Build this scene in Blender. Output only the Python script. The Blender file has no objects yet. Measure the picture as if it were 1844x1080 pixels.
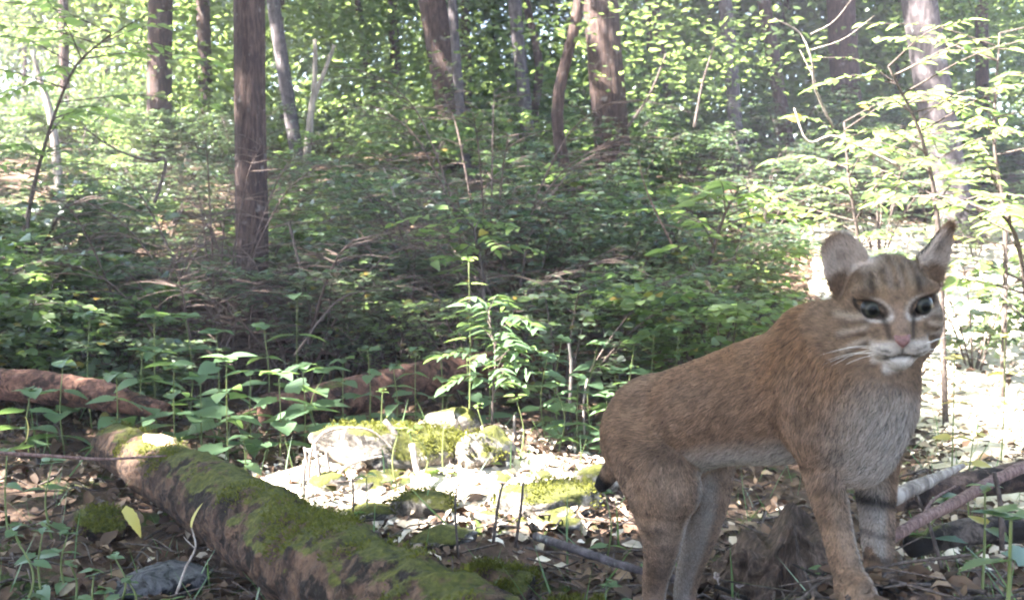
import bpy, bmesh, math, random
import numpy as np
from mathutils import Vector, Matrix, Euler
random.seed(7); rng = np.random.default_rng(7)
SC = bpy.context.scene
COL = SC.collection

# ------------------------------------------------------------------ camera
FPX = 2071.0            # focal length in photograph pixels (1844 wide)
PITCH = math.radians(4.0)
CAMZ = 0.80
cam_data = bpy.data.cameras.new('camera')
cam = bpy.data.objects.new('camera', cam_data); COL.objects.link(cam)
cam.location = (0, 0, CAMZ)
cam.rotation_euler = (math.radians(90) - PITCH, 0, 0)
cam_data.sensor_width = 36.0
cam_data.lens = 36.0 * FPX / 1844.0
cam_data.clip_start = 0.05; cam_data.clip_end = 500
cam_data.dof.use_dof = True
cam_data.dof.focus_distance = 2.4
cam_data.dof.aperture_fstop = 9.0
SC.camera = cam

# ------------------------------------------------------------------ light
SUN_EL = math.radians(50.0)
SUN_AZ = math.radians(196.0)   # direction towards the sun, measured from +X counter-clockwise
SUN_DIR = np.array([math.cos(SUN_EL)*math.cos(SUN_AZ), math.cos(SUN_EL)*math.sin(SUN_AZ), math.sin(SUN_EL)])
world = bpy.data.worlds.new('World'); SC.world = world; world.use_nodes = True
wn = world.node_tree.nodes; wl = world.node_tree.links
sky = wn.new('ShaderNodeTexSky'); sky.sky_type = 'NISHITA'; sky.sun_disc = False
sky.sun_elevation = SUN_EL
sky.sun_rotation = math.radians(90) - SUN_AZ
sky.air_density = 1.0; sky.dust_density = 0.8; sky.ozone_density = 1.0
wl.new(sky.outputs[0], wn['Background'].inputs[0])
wn['Background'].inputs[1].default_value = 0.052
sun_data = bpy.data.lights.new('sun', 'SUN'); sun_data.energy = 5.0
sun_data.angle = math.radians(0.53); sun_data.color = (1.0, 0.96, 0.90)
sun = bpy.data.objects.new('sun', sun_data); COL.objects.link(sun)
sun.rotation_euler = Vector(SUN_DIR).to_track_quat('Z', 'Y').to_euler()
sun.location = (-8, -2, 12)
SC.view_settings.view_transform = 'Standard'; SC.view_settings.look = 'None'
SC.view_settings.gamma = 1.0; SC.view_settings.exposure = 4.65
SC.render.engine = 'CYCLES'
cy = SC.cycles
cy.use_denoising = True
try: cy.denoiser = 'OPENIMAGEDENOISE'
except Exception: pass
cy.max_bounces = 6; cy.diffuse_bounces = 4; cy.glossy_bounces = 2; cy.transmission_bounces = 4
cy.transparent_max_bounces = 6; cy.caustics_reflective = False; cy.caustics_refractive = False
cy.sample_clamp_indirect = 4.0
cy.filter_width = 2.0
cy.use_adaptive_sampling = True; cy.adaptive_threshold = 0.02

# ------------------------------------------------------------------ helpers
CAMP = np.array([0, 0, CAMZ]); FW = np.array([0, math.cos(PITCH), -math.sin(PITCH)])
UP = np.array([0, math.sin(PITCH), math.cos(PITCH)]); RT = np.array([1.0, 0, 0])
def P(px, py, t):
    """world point seen at photograph pixel (px,py) at distance t along the view axis"""
    return CAMP + t*(FW + (px-922)/FPX*RT + (540-py)/FPX*UP)
def ground_z(x, y):
    x = np.asarray(x, float); y = np.asarray(y, float)
    r = np.clip(y-4.6, 0, None)
    z = 0.02 + 0.205*(np.sqrt(r*r+1.2**2)-1.2)*1.0
    c = y-15.0; z = z - 0.215*0.5*(c+np.sqrt(c*c+2.0))                     # the slope levels off at a crest
    z = z + 0.035*np.sin(x*1.7+0.6)*np.sin(y*1.3+0.4) + 0.018*np.sin(x*4.1+y*2.3) + 0.012*np.sin(x*7.7-y*6.1)
    z = z + 0.10*np.exp(-((x+0.15)**2/0.35+(y-3.45)**2/0.25))          # rocky hump in the sun
    z = z + 0.225*np.exp(-((x-0.53)**2/0.045+(y-1.66)**2/0.035)**2)         # heap under the forepaws
    return z
def G(px, py):
    """ground point under a photograph pixel"""
    lo, hi = 0.8, 60.0
    ts = np.linspace(lo, hi, 4000)
    pts = CAMP[None] + ts[:, None]*(FW + (px-922)/FPX*RT + (540-py)/FPX*UP)[None]
    d = pts[:, 2]-ground_z(pts[:, 0], pts[:, 1])
    k = np.argmax(d < 0) if (d < 0).any() else len(ts)-1
    return pts[k]
def tag(o, label=None, cat=None, group=None, kind=None):
    if label: o['label'] = label
    if cat: o['category'] = cat
    if group: o['group'] = group
    if kind: o['kind'] = kind
    return o
def empty(name, loc=(0, 0, 0), rz=0.0):
    o = bpy.data.objects.new(name, None); COL.objects.link(o)
    o.location = tuple(map(float, loc)); o.rotation_euler = (0, 0, rz); o.empty_display_size = 0.05
    return o
def mesh_obj(name, V, F, material=None, parent=None, smooth=True):
    me = bpy.data.meshes.new(name)
    V = np.asarray(V, np.float32).reshape(-1, 3)
    if isinstance(F, np.ndarray) and F.ndim == 2:
        n, k = F.shape
        me.vertices.add(len(V)); me.vertices.foreach_set('co', V.ravel())
        me.loops.add(n*k); me.loops.foreach_set('vertex_index', F.astype(np.int32).ravel())
        me.polygons.add(n); me.polygons.foreach_set('loop_start', np.arange(0, n*k, k, dtype=np.int32))
        me.update(calc_edges=True); me.validate()
    else:
        me.from_pydata([tuple(map(float, v)) for v in V], [], [tuple(map(int, f)) for f in F]); me.update()
    if smooth: me.polygons.foreach_set('use_smooth', np.ones(len(me.polygons), bool))
    if material: me.materials.append(material)
    o = bpy.data.objects.new(name, me); COL.objects.link(o)
    if parent: o.parent = parent
    return o
def inst(name, me, parent=None, loc=(0, 0, 0), rot=(0, 0, 0), scale=(1, 1, 1)):
    o = bpy.data.objects.new(name, me); COL.objects.link(o)
    o.location = tuple(map(float, loc)); o.rotation_euler = rot
    o.scale = scale if hasattr(scale, '__len__') else (scale,)*3
    if parent: o.parent = parent
    return o
def fcol(o, name, cols):
    a = o.data.color_attributes.new(name, 'FLOAT_COLOR', 'POINT')
    c = np.ones((len(cols), 4), np.float32); c[:, :3] = cols
    a.data.foreach_set('color', c.ravel())

class NT:
    """small node-tree helper"""
    def __init__(s, name):
        s.m = bpy.data.materials.new(name); s.m.use_nodes = True
        s.n = s.m.node_tree.nodes; s.l = s.m.node_tree.links
        s.b = s.n['Principled BSDF']; s.out = s.n['Material Output']
        s.b.inputs['Specular IOR Level'].default_value = 0.25
    def new(s, t, **kw):
        n = s.n.new(t)
        for k, v in kw.items():
            if k in n.inputs: n.inputs[k].default_value = v
            else: setattr(n, k, v)
        return n
    def link(s, a, b): s.l.new(a, b)
    def coord(s, kind='Object', scale=(1, 1, 1)):
        tc = s.new('ShaderNodeTexCoord'); mp = s.new('ShaderNodeMapping')
        mp.inputs['Scale'].default_value = scale; s.link(tc.outputs[kind], mp.inputs[0]); return mp.outputs[0]
    def noise(s, vec, scale, detail=6, rough=0.6, dist=0.0):
        n = s.new('ShaderNodeTexNoise', Scale=scale, Detail=detail, Roughness=rough, Distortion=dist)
        s.link(vec, n.inputs['Vector']); return n.outputs['Fac']
    def ramp(s, fac, stops, interp='LINEAR'):
        r = s.new('ShaderNodeValToRGB'); e = r.color_ramp.elements; r.color_ramp.interpolation = interp
        while len(e) < len(stops): e.new(0.5)
        for el, (p, c) in zip(e, stops):
            el.position = p; el.color = tuple(c)+(1,) if len(c) == 3 else c
        s.link(fac, r.inputs[0]); return r.outputs[0]
    def mix(s, fac, a, b, mode='MIX'):
        m = s.new('ShaderNodeMix', data_type='RGBA', blend_type=mode)
        for sock, v in ((m.inputs[0], fac), (m.inputs[6], a), (m.inputs[7], b)):
            if hasattr(v, 'is_output'): s.link(v, sock)
            else: sock.default_value = v if not isinstance(v, tuple) or len(v) == 4 else v+(1,)
        return m.outputs[2]
    def math(s, op, a, b=0.0):
        m = s.new('ShaderNodeMath', operation=op)
        for sock, v in ((m.inputs[0], a), (m.inputs[1], b)):
            if hasattr(v, 'is_output'): s.link(v, sock)
            else: sock.default_value = v
        return m.outputs[0]
    def bump(s, h, strength=0.5, dist=0.01):
        b = s.new('ShaderNodeBump', Strength=strength, Distance=dist)
        s.link(h, b.inputs['Height']); s.link(b.outputs[0], s.b.inputs['Normal'])
    def base(s, c, rough=0.8):
        if hasattr(c, 'is_output'): s.link(c, s.b.inputs['Base Color'])
        else: s.b.inputs['Base Color'].default_value = c+(1,)
        s.b.inputs['Roughness'].default_value = rough

def vnoise(p, seed=0):
    """cheap smooth pseudo-noise on (n,3) points, about -1..1"""
    r = np.random.default_rng(seed); out = 0
    for k in range(5):
        d = r.normal(size=3); d /= np.linalg.norm(d)
        e = r.normal(size=3); e /= np.linalg.norm(e)
        out = out + np.sin(p@d*(1+0.6*k)+r.uniform(0, 6)+1.3*np.sin(p@e*(0.7+0.5*k)+r.uniform(0, 6)))
    return out/3.2

def fnoise(p, seed=0, octaves=2):
    """lattice value noise on (n,3) points, about -1..1"""
    tab = np.random.default_rng(seed+999).uniform(-1, 1, 4096); out = 0; amp = 1.0; tot = 0
    p = np.asarray(p, float)
    for o in range(octaves):
        q = np.floor(p).astype(np.int64); f = p-q; f = f*f*(3-2*f); v = 0
        for i in (0, 1):
            for j in (0, 1):
                for k in (0, 1):
                    h = ((q[:, 0]+i)*73856093 ^ (q[:, 1]+j)*19349663 ^ (q[:, 2]+k)*83492791) & 4095
                    v = v+tab[h]*(f[:, 0] if i else 1-f[:, 0])*(f[:, 1] if j else 1-f[:, 1])*(f[:, 2] if k else 1-f[:, 2])
        out = out+amp*v; tot += amp; amp *= .55; p = p*2.03+17.3
    return 1.5*out/tot
def tube(path, radii, segs=8, rough=0.0, seed=0, cap=True):
    """mesh data of a tapering tube along a path"""
    path = np.asarray(path, float); radii = np.asarray(radii, float); n = len(path)
    T = np.gradient(path, axis=0); T /= np.linalg.norm(T, axis=1)[:, None]+1e-9
    ref = np.array([0, 0, 1.0]) if abs(T[0, 2]) < 0.8 else np.array([1.0, 0, 0])
    V = []; U = np.cross(ref, T[0]); U /= np.linalg.norm(U)
    ang = np.arange(segs)*2*math.pi/segs
    r = np.random.default_rng(seed)
    for i in range(n):
        U = U-T[i]*(U@T[i]); U /= np.linalg.norm(U); W = np.cross(T[i], U)
        rad = radii[i]*(1+rough*r.normal(size=segs))
        V.append(path[i]+(np.cos(ang)*rad)[:, None]*U+(np.sin(ang)*rad)[:, None]*W)
    V = np.concatenate(V)
    F = []
    for i in range(n-1):
        for j in range(segs):
            a, b = i*segs+j, i*segs+(j+1) % segs
            F.append((a, b, b+segs, a+segs))
    if cap:
        F.append(tuple(range(segs-1, -1, -1))); F.append(tuple(range((n-1)*segs, n*segs)))
    return V, F
def join_parts(parts):
    Vs, Fs, off = [], [], 0
    for V, F in parts:
        Vs.append(np.asarray(V)); Fs += [tuple(i+off for i in f) for f in F]; off += len(V)
    return np.concatenate(Vs), Fs
def spline(pts, n):
    pts = np.asarray(pts, float); m = len(pts)
    ext = np.vstack([2*pts[0]-pts[1], pts, 2*pts[-1]-pts[-2]])
    out = []
    for u in np.linspace(0, m-1, n):
        i = min(int(u), m-2); f = u-i
        p0, p1, p2, p3 = ext[i:i+4]
        out.append(0.5*((2*p1)+(-p0+p2)*f+(2*p0-5*p1+4*p2-p3)*f*f+(-p0+3*p1-3*p2+p3)*f**3))
    return np.array(out)

def sstep(a, b, x):
    t = np.clip((x-a)/(b-a), 0, 1); return t*t*(3-2*t)
def unit(v): v = np.asarray(v, float); return v/np.linalg.norm(v)
# ------------------------------------------------------------------ ground
def grid_axis(a, b, dense_a, dense_b, step, grow=1.22):
    v = list(np.arange(dense_a, dense_b+1e-6, step)); s = step
    while v[-1] < b: s *= grow; v.append(v[-1]+s)
    s = step
    while v[0] > a: s *= grow; v.insert(0, v[0]-s)
    return np.array(v)
gx = grid_axis(-70, 70, -2.2, 2.4, .04); gy = grid_axis(-30, 110, 1.0, 5.6, .04)
GX, GY = np.meshgrid(gx, gy); GZ = ground_z(GX, GY)
GP = np.stack([GX.ravel(), GY.ravel(), 0*GX.ravel()], 1)
near = np.clip((9-GP[:, 1])/4, 0, 1)
GZ = GZ.ravel()+.012*vnoise(GP*11, 1)*near+.008*vnoise(GP*27, 2)*near
nx, ny = len(gx), len(gy); ii, jj = np.meshgrid(np.arange(nx-1), np.arange(ny-1)); a = (jj*nx+ii).ravel()
m = NT('forest_floor'); c = m.coord('Object')
n1 = m.noise(c, 3.0, 8, .65); n2 = m.noise(c, 40, 6, .7); n3 = m.noise(c, 9, 5, .6, .4)
soil = m.ramp(n2, [(.30, (.030, .019, .013)), (.5, (.075, .046, .031)), (.72, (.19, .125, .088))])
red = m.ramp(n3, [(.45, (.060, .036, .024)), (.70, (.23, .135, .095))])
colr = m.mix(m.ramp(n1, [(.42, (0, 0, 0)), (.6, (1, 1, 1))]), soil, red)
moss = m.ramp(n2, [(.3, (.018, .028, .006)), (.7, (.07, .10, .02))])
colr = m.mix(m.ramp(m.noise(c, 5.5, 6, .7), [(.54, (0, 0, 0)), (.62, (1, 1, 1))]), colr, moss)
m.base(colr, .95); m.bump(m.math('ADD', m.math('MULTIPLY', n2, .6), m.noise(c, 160, 4)), .9, .012)
ground = mesh_obj('ground', np.stack([GP[:, 0], GP[:, 1], GZ], 1), np.stack([a, a+1, a+1+nx, a+nx], 1), m.m)
tag(ground, 'brown forest floor of soil and old leaves rising to a slope', None, None, 'structure')

# ------------------------------------------------------------------ leaf tools
LEAF4 = (np.array([[0, 0, 0], [.45, .30, .06], [1, 0, -.06], [.45, -.30, .06]]), np.array([[0, 2, 1], [0, 3, 2]]))
def _lf8():
    v = np.array([[0, 0, 0], [.22, .25, .05], [.55, .30, .05], [.80, .17, .0], [1, 0, -.10], [.80, -.17, .0], [.55, -.30, .05], [.22, -.25, .05],
                  [.22, 0, .0], [.55, 0, -.005], [.80, 0, -.04]])
    f = np.array([[0, 8, 1], [0, 7, 8], [8, 9, 1], [1, 9, 2], [7, 6, 9], [7, 9, 8], [9, 10, 2], [2, 10, 3], [6, 5, 10], [6, 10, 9], [10, 4, 3], [5, 4, 10]])
    return v, f
LEAF8 = _lf8()
def leaf_field(pos, dirv, nrm, size, template=LEAF4, width=1.0):
    """many leaves as one vertex/face array; pos (n,3) base points, dirv pointing direction, nrm upper side"""
    tv, tf = template; n = len(pos)
    d = dirv/(np.linalg.norm(dirv, axis=1)[:, None]+1e-9)
    s = np.cross(nrm, d); s /= np.linalg.norm(s, axis=1)[:, None]+1e-9
    u = np.cross(d, s)
    size = np.broadcast_to(size, (n,)); width = np.broadcast_to(width, (n,))
    V = pos[:, None]+size[:, None, None]*(tv[None, :, :1]*d[:, None]+(tv[None, :, 1:2]*width[:, None, None])*s[:, None]+tv[None, :, 2:3]*u[:, None])
    F = tf[None]+(np.arange(n)*len(tv))[:, None, None]
    return V.reshape(-1, 3), F.reshape(-1, 3), len(tv)
def tint_attr(o, k, n, r):
    a = o.data.attributes.new('tint', 'FLOAT', 'POINT')
    a.data.foreach_set('value', np.repeat(r.random(n), k).astype(np.float32))
def leaf_material(name, dark, light, trans, tfac=.42, rough=.42, spec=.35, objrand=True, rare=None):
    m = NT(name); at = m.new('ShaderNodeAttribute', attribute_name='tint')
    fac = at.outputs['Fac']
    if objrand:
        oi = m.new('ShaderNodeObjectInfo'); fac = m.math('FRACT', m.math('ADD', fac, m.math('MULTIPLY', oi.outputs['Random'], .9)))
    nz = m.noise(m.coord('Object'), 30, 4)
    col = m.mix(m.math('MULTIPLY', nz, .6), m.ramp(fac, [(0, dark), (1, light)]), dark)
    if rare: col = m.mix(m.ramp(fac, [(.965, (0, 0, 0)), (.97, (1, 1, 1))], 'CONSTANT'), col, rare)
    m.base(col, rough); m.b.inputs['Specular IOR Level'].default_value = spec
    tr = m.new('ShaderNodeBsdfTranslucent'); tc = m.mix(fac, trans, tuple(min(1, x*1.5) for x in trans))
    m.link(tc, tr.inputs[0]); mx = m.new('ShaderNodeMixShader', Fac=tfac)
    m.link(m.b.outputs[0], mx.inputs[1]); m.link(tr.outputs[0], mx.inputs[2]); m.link(mx.outputs[0], m.out.inputs[0])
    return m.m
M_SHRUB = leaf_material('shrub_leaf', (.044, .060, .040), (.086, .112, .070), (.15, .21, .08), .38, .36, .55, rare=(.22, .15, .03))
M_CANOPY = leaf_material('canopy_leaf', (.045, .070, .028), (.090, .130, .050), (.20, .27, .075), .42, .42, .45)
M_HERB = leaf_material('herb_leaf', (.055, .095, .050), (.095, .150, .075), (.14, .22, .06), .35, .42, .45)
M_SUNLEAF = leaf_material('sapling_leaf', (.060, .095, .032), (.115, .165, .058), (.24, .33, .09), .48, .40, .4, rare=(.35, .24, .04))
def dead_leaf_material():
    m = NT('dead_leaf'); at = m.new('ShaderNodeAttribute', attribute_name='tint')
    c = m.ramp(at.outputs['Fac'], [(0, (.03, .018, .012)), (.45, (.075, .046, .030)), (.75, (.14, .085, .055)), (.93, (.24, .16, .10)), (1, (.36, .28, .19))])
    m.base(m.mix(m.math('MULTIPLY', m.noise(m.coord(), 60, 4), .7), c, (.06, .035, .02)), .75); return m.m
M_DEAD = dead_leaf_material()
# dead leaves over the floor
r = np.random.default_rng(31); n = 34000
yy = 1.2+9.5*r.random(n)**1.7; xx = (r.random(n)*2-1)*(.9+.62*yy)
nr = np.stack([.55*r.normal(size=n), .55*r.normal(size=n), np.ones(n)], 1); dv = r.normal(size=(n, 3)); dv -= nr*((dv*nr).sum(1)/(nr*nr).sum(1))[:, None]
pos = np.stack([xx, yy, ground_z(xx, yy)+.004+.012*r.random(n)], 1)
tv = LEAF8[0].copy(); tv[:, 2] = .10*np.sin(tv[:, 0]*5)+1.6*tv[:, 1]**2
V, F, k = leaf_field(pos, dv, nr, .022+.036*r.random(n)**1.6, (tv, LEAF8[1]), .7+.5*r.random(n))
o = mesh_obj('leaf_litter', V, F, M_DEAD, smooth=False); tint_attr(o, k, n, r)
tag(o, 'scattered dry brown leaves covering the forest floor', 'leaf litter', None, 'stuff')
# pale sheets painting blown-out sunlight: the clearing and the spot between the rocks
sm = NT('painted_sunlight'); sc_ = sm.coord('Object'); sn = sm.noise(sc_, 14, 7, .7)
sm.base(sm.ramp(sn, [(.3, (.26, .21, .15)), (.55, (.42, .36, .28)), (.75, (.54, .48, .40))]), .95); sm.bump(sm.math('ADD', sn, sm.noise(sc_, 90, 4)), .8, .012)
def painted_sun_patch(name, label, inside, x0, x1, y0, y1, st):
    xs = np.arange(x0, x1, st); ys = np.arange(y0, y1, st); X, Y = np.meshgrid(xs, ys); p = np.stack([X.ravel(), Y.ravel(), 0*X.ravel()], 1)
    v = inside(p); z = ground_z(p[:, 0], p[:, 1])+.020+.010*fnoise(p*9, 3); z = z-.06*sstep(.35, 0, v)
    nx_ = len(xs); ii, jj = np.meshgrid(np.arange(nx_-1), np.arange(len(ys)-1)); a = (jj*nx_+ii).ravel(); F = np.stack([a, a+1, a+1+nx_, a+nx_], 1)
    F = F[(v[F] > 0).all(1)]; used = np.unique(F); mp = np.zeros(len(p), int); mp[used] = np.arange(len(used))
    o = mesh_obj(name, np.stack([p[:, 0], p[:, 1], z], 1)[used], mp[F], sm.m); tag(o, label, None, None, 'structure')
painted_sun_patch('painted_sun_clearing', 'pale ground sheet painting the sun glare of the clearing', lambda p: np.minimum(np.minimum(p[:, 0]-.95-.16*(p[:, 1]-2.6), p[:, 1]-2.75), 9.5-p[:, 1])+.22*fnoise(p*2.2, 5, 3), .6, 6, 2.4, 9.8, .06)
painted_sun_patch('painted_sun_spot', 'pale ground sheet painting the sun glare between the rocks', lambda p: .8-((p[:, 0]+.22)/.56)**2-((p[:, 1]-3.25)/.44)**2+.55*fnoise(p*5, 6, 3), -1.1, .7, 2.5, 4.0, .03)
# dry leaves and chips, coloured pale to paint sunlight on the floor
m = NT('sun_tone_leaf'); at = m.new('ShaderNodeAttribute', attribute_name='tint')
m.base(m.ramp(at.outputs['Fac'], [(0, (.20, .145, .10)), (.5, (.38, .31, .23)), (1, (.56, .49, .40))]), .8); M_SUNTONE = m.m
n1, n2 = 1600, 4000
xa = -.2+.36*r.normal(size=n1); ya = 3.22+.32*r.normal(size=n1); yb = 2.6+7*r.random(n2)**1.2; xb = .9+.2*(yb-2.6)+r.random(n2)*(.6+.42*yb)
xx = np.concatenate([xa, xb]); yy = np.concatenate([ya, yb]); n = n1+n2
nr = np.stack([.5*r.normal(size=n), .5*r.normal(size=n), np.ones(n)], 1); dv = r.normal(size=(n, 3)); dv -= nr*((dv*nr).sum(1)/(nr*nr).sum(1))[:, None]
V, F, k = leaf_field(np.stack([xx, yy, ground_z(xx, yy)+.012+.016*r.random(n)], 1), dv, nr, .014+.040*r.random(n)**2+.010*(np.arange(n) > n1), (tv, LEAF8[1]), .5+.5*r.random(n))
o = mesh_obj('sun_tone_litter', V, F, M_SUNTONE, smooth=False); tint_attr(o, k, n, r)
tag(o, 'dry leaves and wood chips coloured pale to paint the sunlight on the floor', 'leaf litter', None, 'stuff')
# ------------------------------------------------------------------ trees
def bark_material(name, dark, light, scale=(14, 14, 2.2), lichen=None, bump=.9):
    m = NT(name); c = m.coord('Object', scale); c0 = m.coord('Object')
    oi = m.new('ShaderNodeObjectInfo')
    w = m.noise(c, 2.2, 7, .68, .35); w2 = m.noise(c0, 5, 5, .6)
    col = m.ramp(w, [(.34, tuple(x*.35 for x in dark)), (.47, dark), (.62, light)])
    col = m.mix(m.math('MULTIPLY', w2, .45), col, tuple(x*.6 for x in light))
    if lichen: col = m.mix(m.ramp(m.noise(c0, 11, 6, .7), [(.60, (0, 0, 0)), (.68, (.8, .8, .8))]), col, lichen)
    m.base(col, .92); m.bump(m.math('ADD', w, m.math('MULTIPLY', m.noise(c, 9, 4), .3)), bump, .03)
    return m.m
M_BARK = bark_material('ridged_bark', (.036, .022, .019), (.105, .066, .054), (30, 30, 5.0), lichen=(.19, .165, .15))
M_BARK2 = bark_material('grey_bark', (.050, .040, .042), (.125, .104, .106), (16, 16, 5), lichen=(.26, .27, .26), bump=.6)
M_DEADWOOD = bark_material('weathered_wood', (.15, .12, .10), (.36, .31, .27), (18, 18, 2), bump=.5)
M_TWIG = bark_material('twig_bark', (.055, .040, .034), (.13, .10, .085), (60, 60, 20), bump=.4)

def trunk_path(p0, p1, height, curve=.06, seed=0, n=22):
    """trunk from base p0 through p1 on to the given height"""
    r = np.random.default_rng(seed); d = (p1-p0)/max(p1[2]-p0[2], .2)
    zs = np.linspace(0, height, n)
    path = p0[None]+d[None]*zs[:, None]
    damp = np.clip(zs/height, 0, 1)
    lean = 1-.5*damp
    path[:, 0] = p0[0]+d[0]*zs*lean; path[:, 1] = p0[1]+d[1]*zs*lean
    w1, w2 = r.uniform(0, 6, 2)
    path[:, 0] += curve*(np.sin(zs*.9+w1)-math.sin(w1)); path[:, 1] += curve*(np.sin(zs*.7+w2)-math.sin(w2))
    return path
def ridged_tube(path, radii, segs, ridge, seed):
    V, F = tube(path, radii, segs)
    n = len(path); r = np.random.default_rng(seed)
    C = np.repeat(np.asarray(path), segs, 0); D = V-C; rad = np.linalg.norm(D, axis=1)
    ang = np.tile(np.arange(segs)*2*math.pi/segs, n); z = C[:, 2]
    k = 1+ridge*(np.sin(ang*9+2*np.sin(z*1.7)+r.uniform(0, 6))+.8*np.sin(ang*14+1.5*np.sin(z*2.9)+r.uniform(0, 6))+.6*np.sin(z*8+ang*4))
    k += .05*np.sin(ang*2+r.uniform(0, 6)+z*.5)
    return C+D*k[:, None], F
# crown meshes shared by the background trees
def crown_mesh(seed, nleaf, rx, rz, size):
    r = np.random.default_rng(seed)
    nb = 46; dirs = r.normal(size=(nb, 3)); dirs /= np.linalg.norm(dirs, axis=1)[:, None]
    cl = dirs*r.uniform(.25, 1, (nb, 1))**.6*np.array([rx, rx, rz])
    which = r.integers(0, nb, nleaf); spread = np.array([rx, rx, rz*.45])*.24
    pos = cl[which]+r.normal(size=(nleaf, 3))*spread
    nr = np.stack([.6*r.normal(size=nleaf), .6*r.normal(size=nleaf), np.ones(nleaf)], 1); dv = r.normal(size=(nleaf, 3)); dv[:, 2] -= .35
    V, F, k = leaf_field(pos, dv, nr, size*r.uniform(.6, 1.3, nleaf), LEAF4)
    o = mesh_obj('crown', V, F, M_CANOPY, smooth=False); tint_attr(o, k, nleaf, r)
    me = o.data; bpy.data.objects.remove(o); return me
CROWNS = [crown_mesh(100+i, 3600, 2.4, 1.9, .17) for i in range(4)]
SPARSE = [crown_mesh(150+i, 800, 2.0, 1.6, .16) for i in range(2)]
def add_limbs(root, path, radii, r, mat, n=5, z0=.45, off=(0, 0, 0), lo_len=1.0, hi_len=2.4):
    for k in range(n):
        i = int(len(path)*(z0+(1-z0)*r.random()*.85)); i = min(i, len(path)-3)
        a = r.uniform(0, 2*math.pi); L = r.uniform(lo_len, hi_len)
        q = [path[i], path[i]+np.array([math.cos(a)*L*.4, math.sin(a)*L*.4, L*.25]), path[i]+np.array([math.cos(a)*L, math.sin(a)*L, L*.55+.3*r.normal()])]
        V, F = tube(spline(q, 8), np.linspace(radii[i]*.42, radii[i]*.08, 8), 7); mesh_obj('limb', V, F, mat, root)
def make_tree(name, label, px0, py0, px1, py1, t, wpx, height, mat, seed, taper=.55, curve=.05, crowns=3, segs=28, group=None, cz=.45, lean_t=0.0, ridge=.03, bend=None, limbs=5):
    r = np.random.default_rng(seed)
    b = P(px0, py0, t); b[2] = ground_z(b[0], b[1])-.05
    p1 = P(px1, py1, t+lean_t)
    root = empty(name, (b[0], b[1], b[2]+.05)); off = np.array(root.location)
    path = trunk_path(b, p1, height, curve, seed, 40)
    if bend:
        for (bz, bx, wd) in bend: path[:, 0] += bx*np.exp(-((path[:, 2]-b[2]-bz)/wd)**2)
    zz = path[:, 2]-b[2]; rad0 = wpx*.5*t/FPX
    radii = rad0*(1-taper*zz/height)*(1+.55*np.exp(-zz/.14))
    V, F = ridged_tube(path-off, radii, segs, ridge, seed); mesh_obj('trunk', V, F, mat, root)
    add_limbs(root, path-off, radii, r, mat, limbs)
    for k in range(crowns):
        i = int(len(path)*(cz+(1-cz)*(k+.5)/crowns)); a = r.uniform(0, 6.28)
        p = path[min(i, len(path)-1)]-off+np.array([math.cos(a), math.sin(a), 0])*r.uniform(.3, 1.4)
        inst('crown', CROWNS[r.integers(0, 4)], root, p, (0, 0, r.uniform(0, 6.28)), r.uniform(.8, 1.25))
    if 7 < t < 14.6:
        for k in range(1):
            top = t*.185+.8; zc = r.uniform(.62, 1.02)*top
            p = np.array([r.normal()*.7, r.uniform(.5, 1.4), zc-b[2]])+np.array([(p1-b)[0]*.7, 0, 0])
            inst('low_foliage', SPARSE[r.integers(0, 2)], root, p, (r.normal()*.1, r.normal()*.1, r.uniform(0, 6.28)), (r.uniform(.4, .6), r.uniform(.4, .6), r.uniform(.2, .3)))
    tag(root, label, 'tree', group); return root
GT = 'tree trunks standing on the wooded slope'
make_tree('oak_tree', 'straight furrowed brown tree trunk rising from the ferny plants behind the mossy log', 458, 690, 452, 0, 5.6, 60, 11, M_BARK, 1, .35, .01, 1, 48, None, .95, ridge=.035)
make_tree('oak_tree', 'thick straight brown trunk with a thin crooked stem growing close beside it', 1118, 350, 1082, 0, 8.9, 62, 12, M_BARK, 2, .35, .02, 3, 40, None, .6)
make_tree('crooked_tree', 'thin crooked brown stem bowing away from the thick trunk beside it', 1036, 352, 1050, 0, 8.2, 22, 7, M_BARK, 3, .5, .0, 1, 18, None, .75, bend=[(1.1, -.16, .55)], limbs=3)
make_tree('forest_tree', 'thick dark leaning trunk with a slim pale stem against it', 835, 300, 768, 0, 12.0, 52, 13, M_BARK, 4, .35, .02, 3, 32, None, .5)
make_tree('forest_tree', 'slim pale stem leaning along the thick dark leaning trunk', 842, 250, 806, 0, 11.4, 17, 9, M_BARK2, 5, .4, .02, 2, 16, None, .6)
make_tree('forest_tree', 'slim grey-violet trunk sharing its foot with a thinner stem', 962, 262, 926, 0, 12.0, 25, 11, M_BARK2, 6, .35, .02, 3, 20, None, .5)
make_tree('forest_tree', 'thinner brown stem sharing its foot with a slim grey-violet trunk', 966, 262, 942, 0, 12.2, 15, 9, M_BARK, 7, .35, .04, 2, 16, None, .55, bend=[(1.2, .13, .5)])
make_tree('forest_tree', 'slim violet-grey leaning trunk just behind the straight furrowed trunk', 545, 250, 494, 0, 11.0, 25, 11, M_BARK2, 8, .35, .03, 3, 20, None, .55)
make_tree('forest_tree', 'stout rough trunk with pale flaking patches far back near a twin', 284, 190, 284, 0, 13.0, 42, 12, M_BARK, 9, .3, .03, 3, 24, None, .5)
make_tree('forest_tree', 'straight mid-size trunk dappled with sun next to a stout flaking one', 372, 170, 358, 0, 13.5, 25, 12, M_BARK, 10, .3, .03, 3, 20, None, .5)
make_tree('forest_tree', 'leaning trunk with its upper stretch struck white by the sun', 1332, 230, 1302, 0, 12.0, 25, 12, M_BARK2, 11, .35, .03, 3, 20, None, .55)
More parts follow.
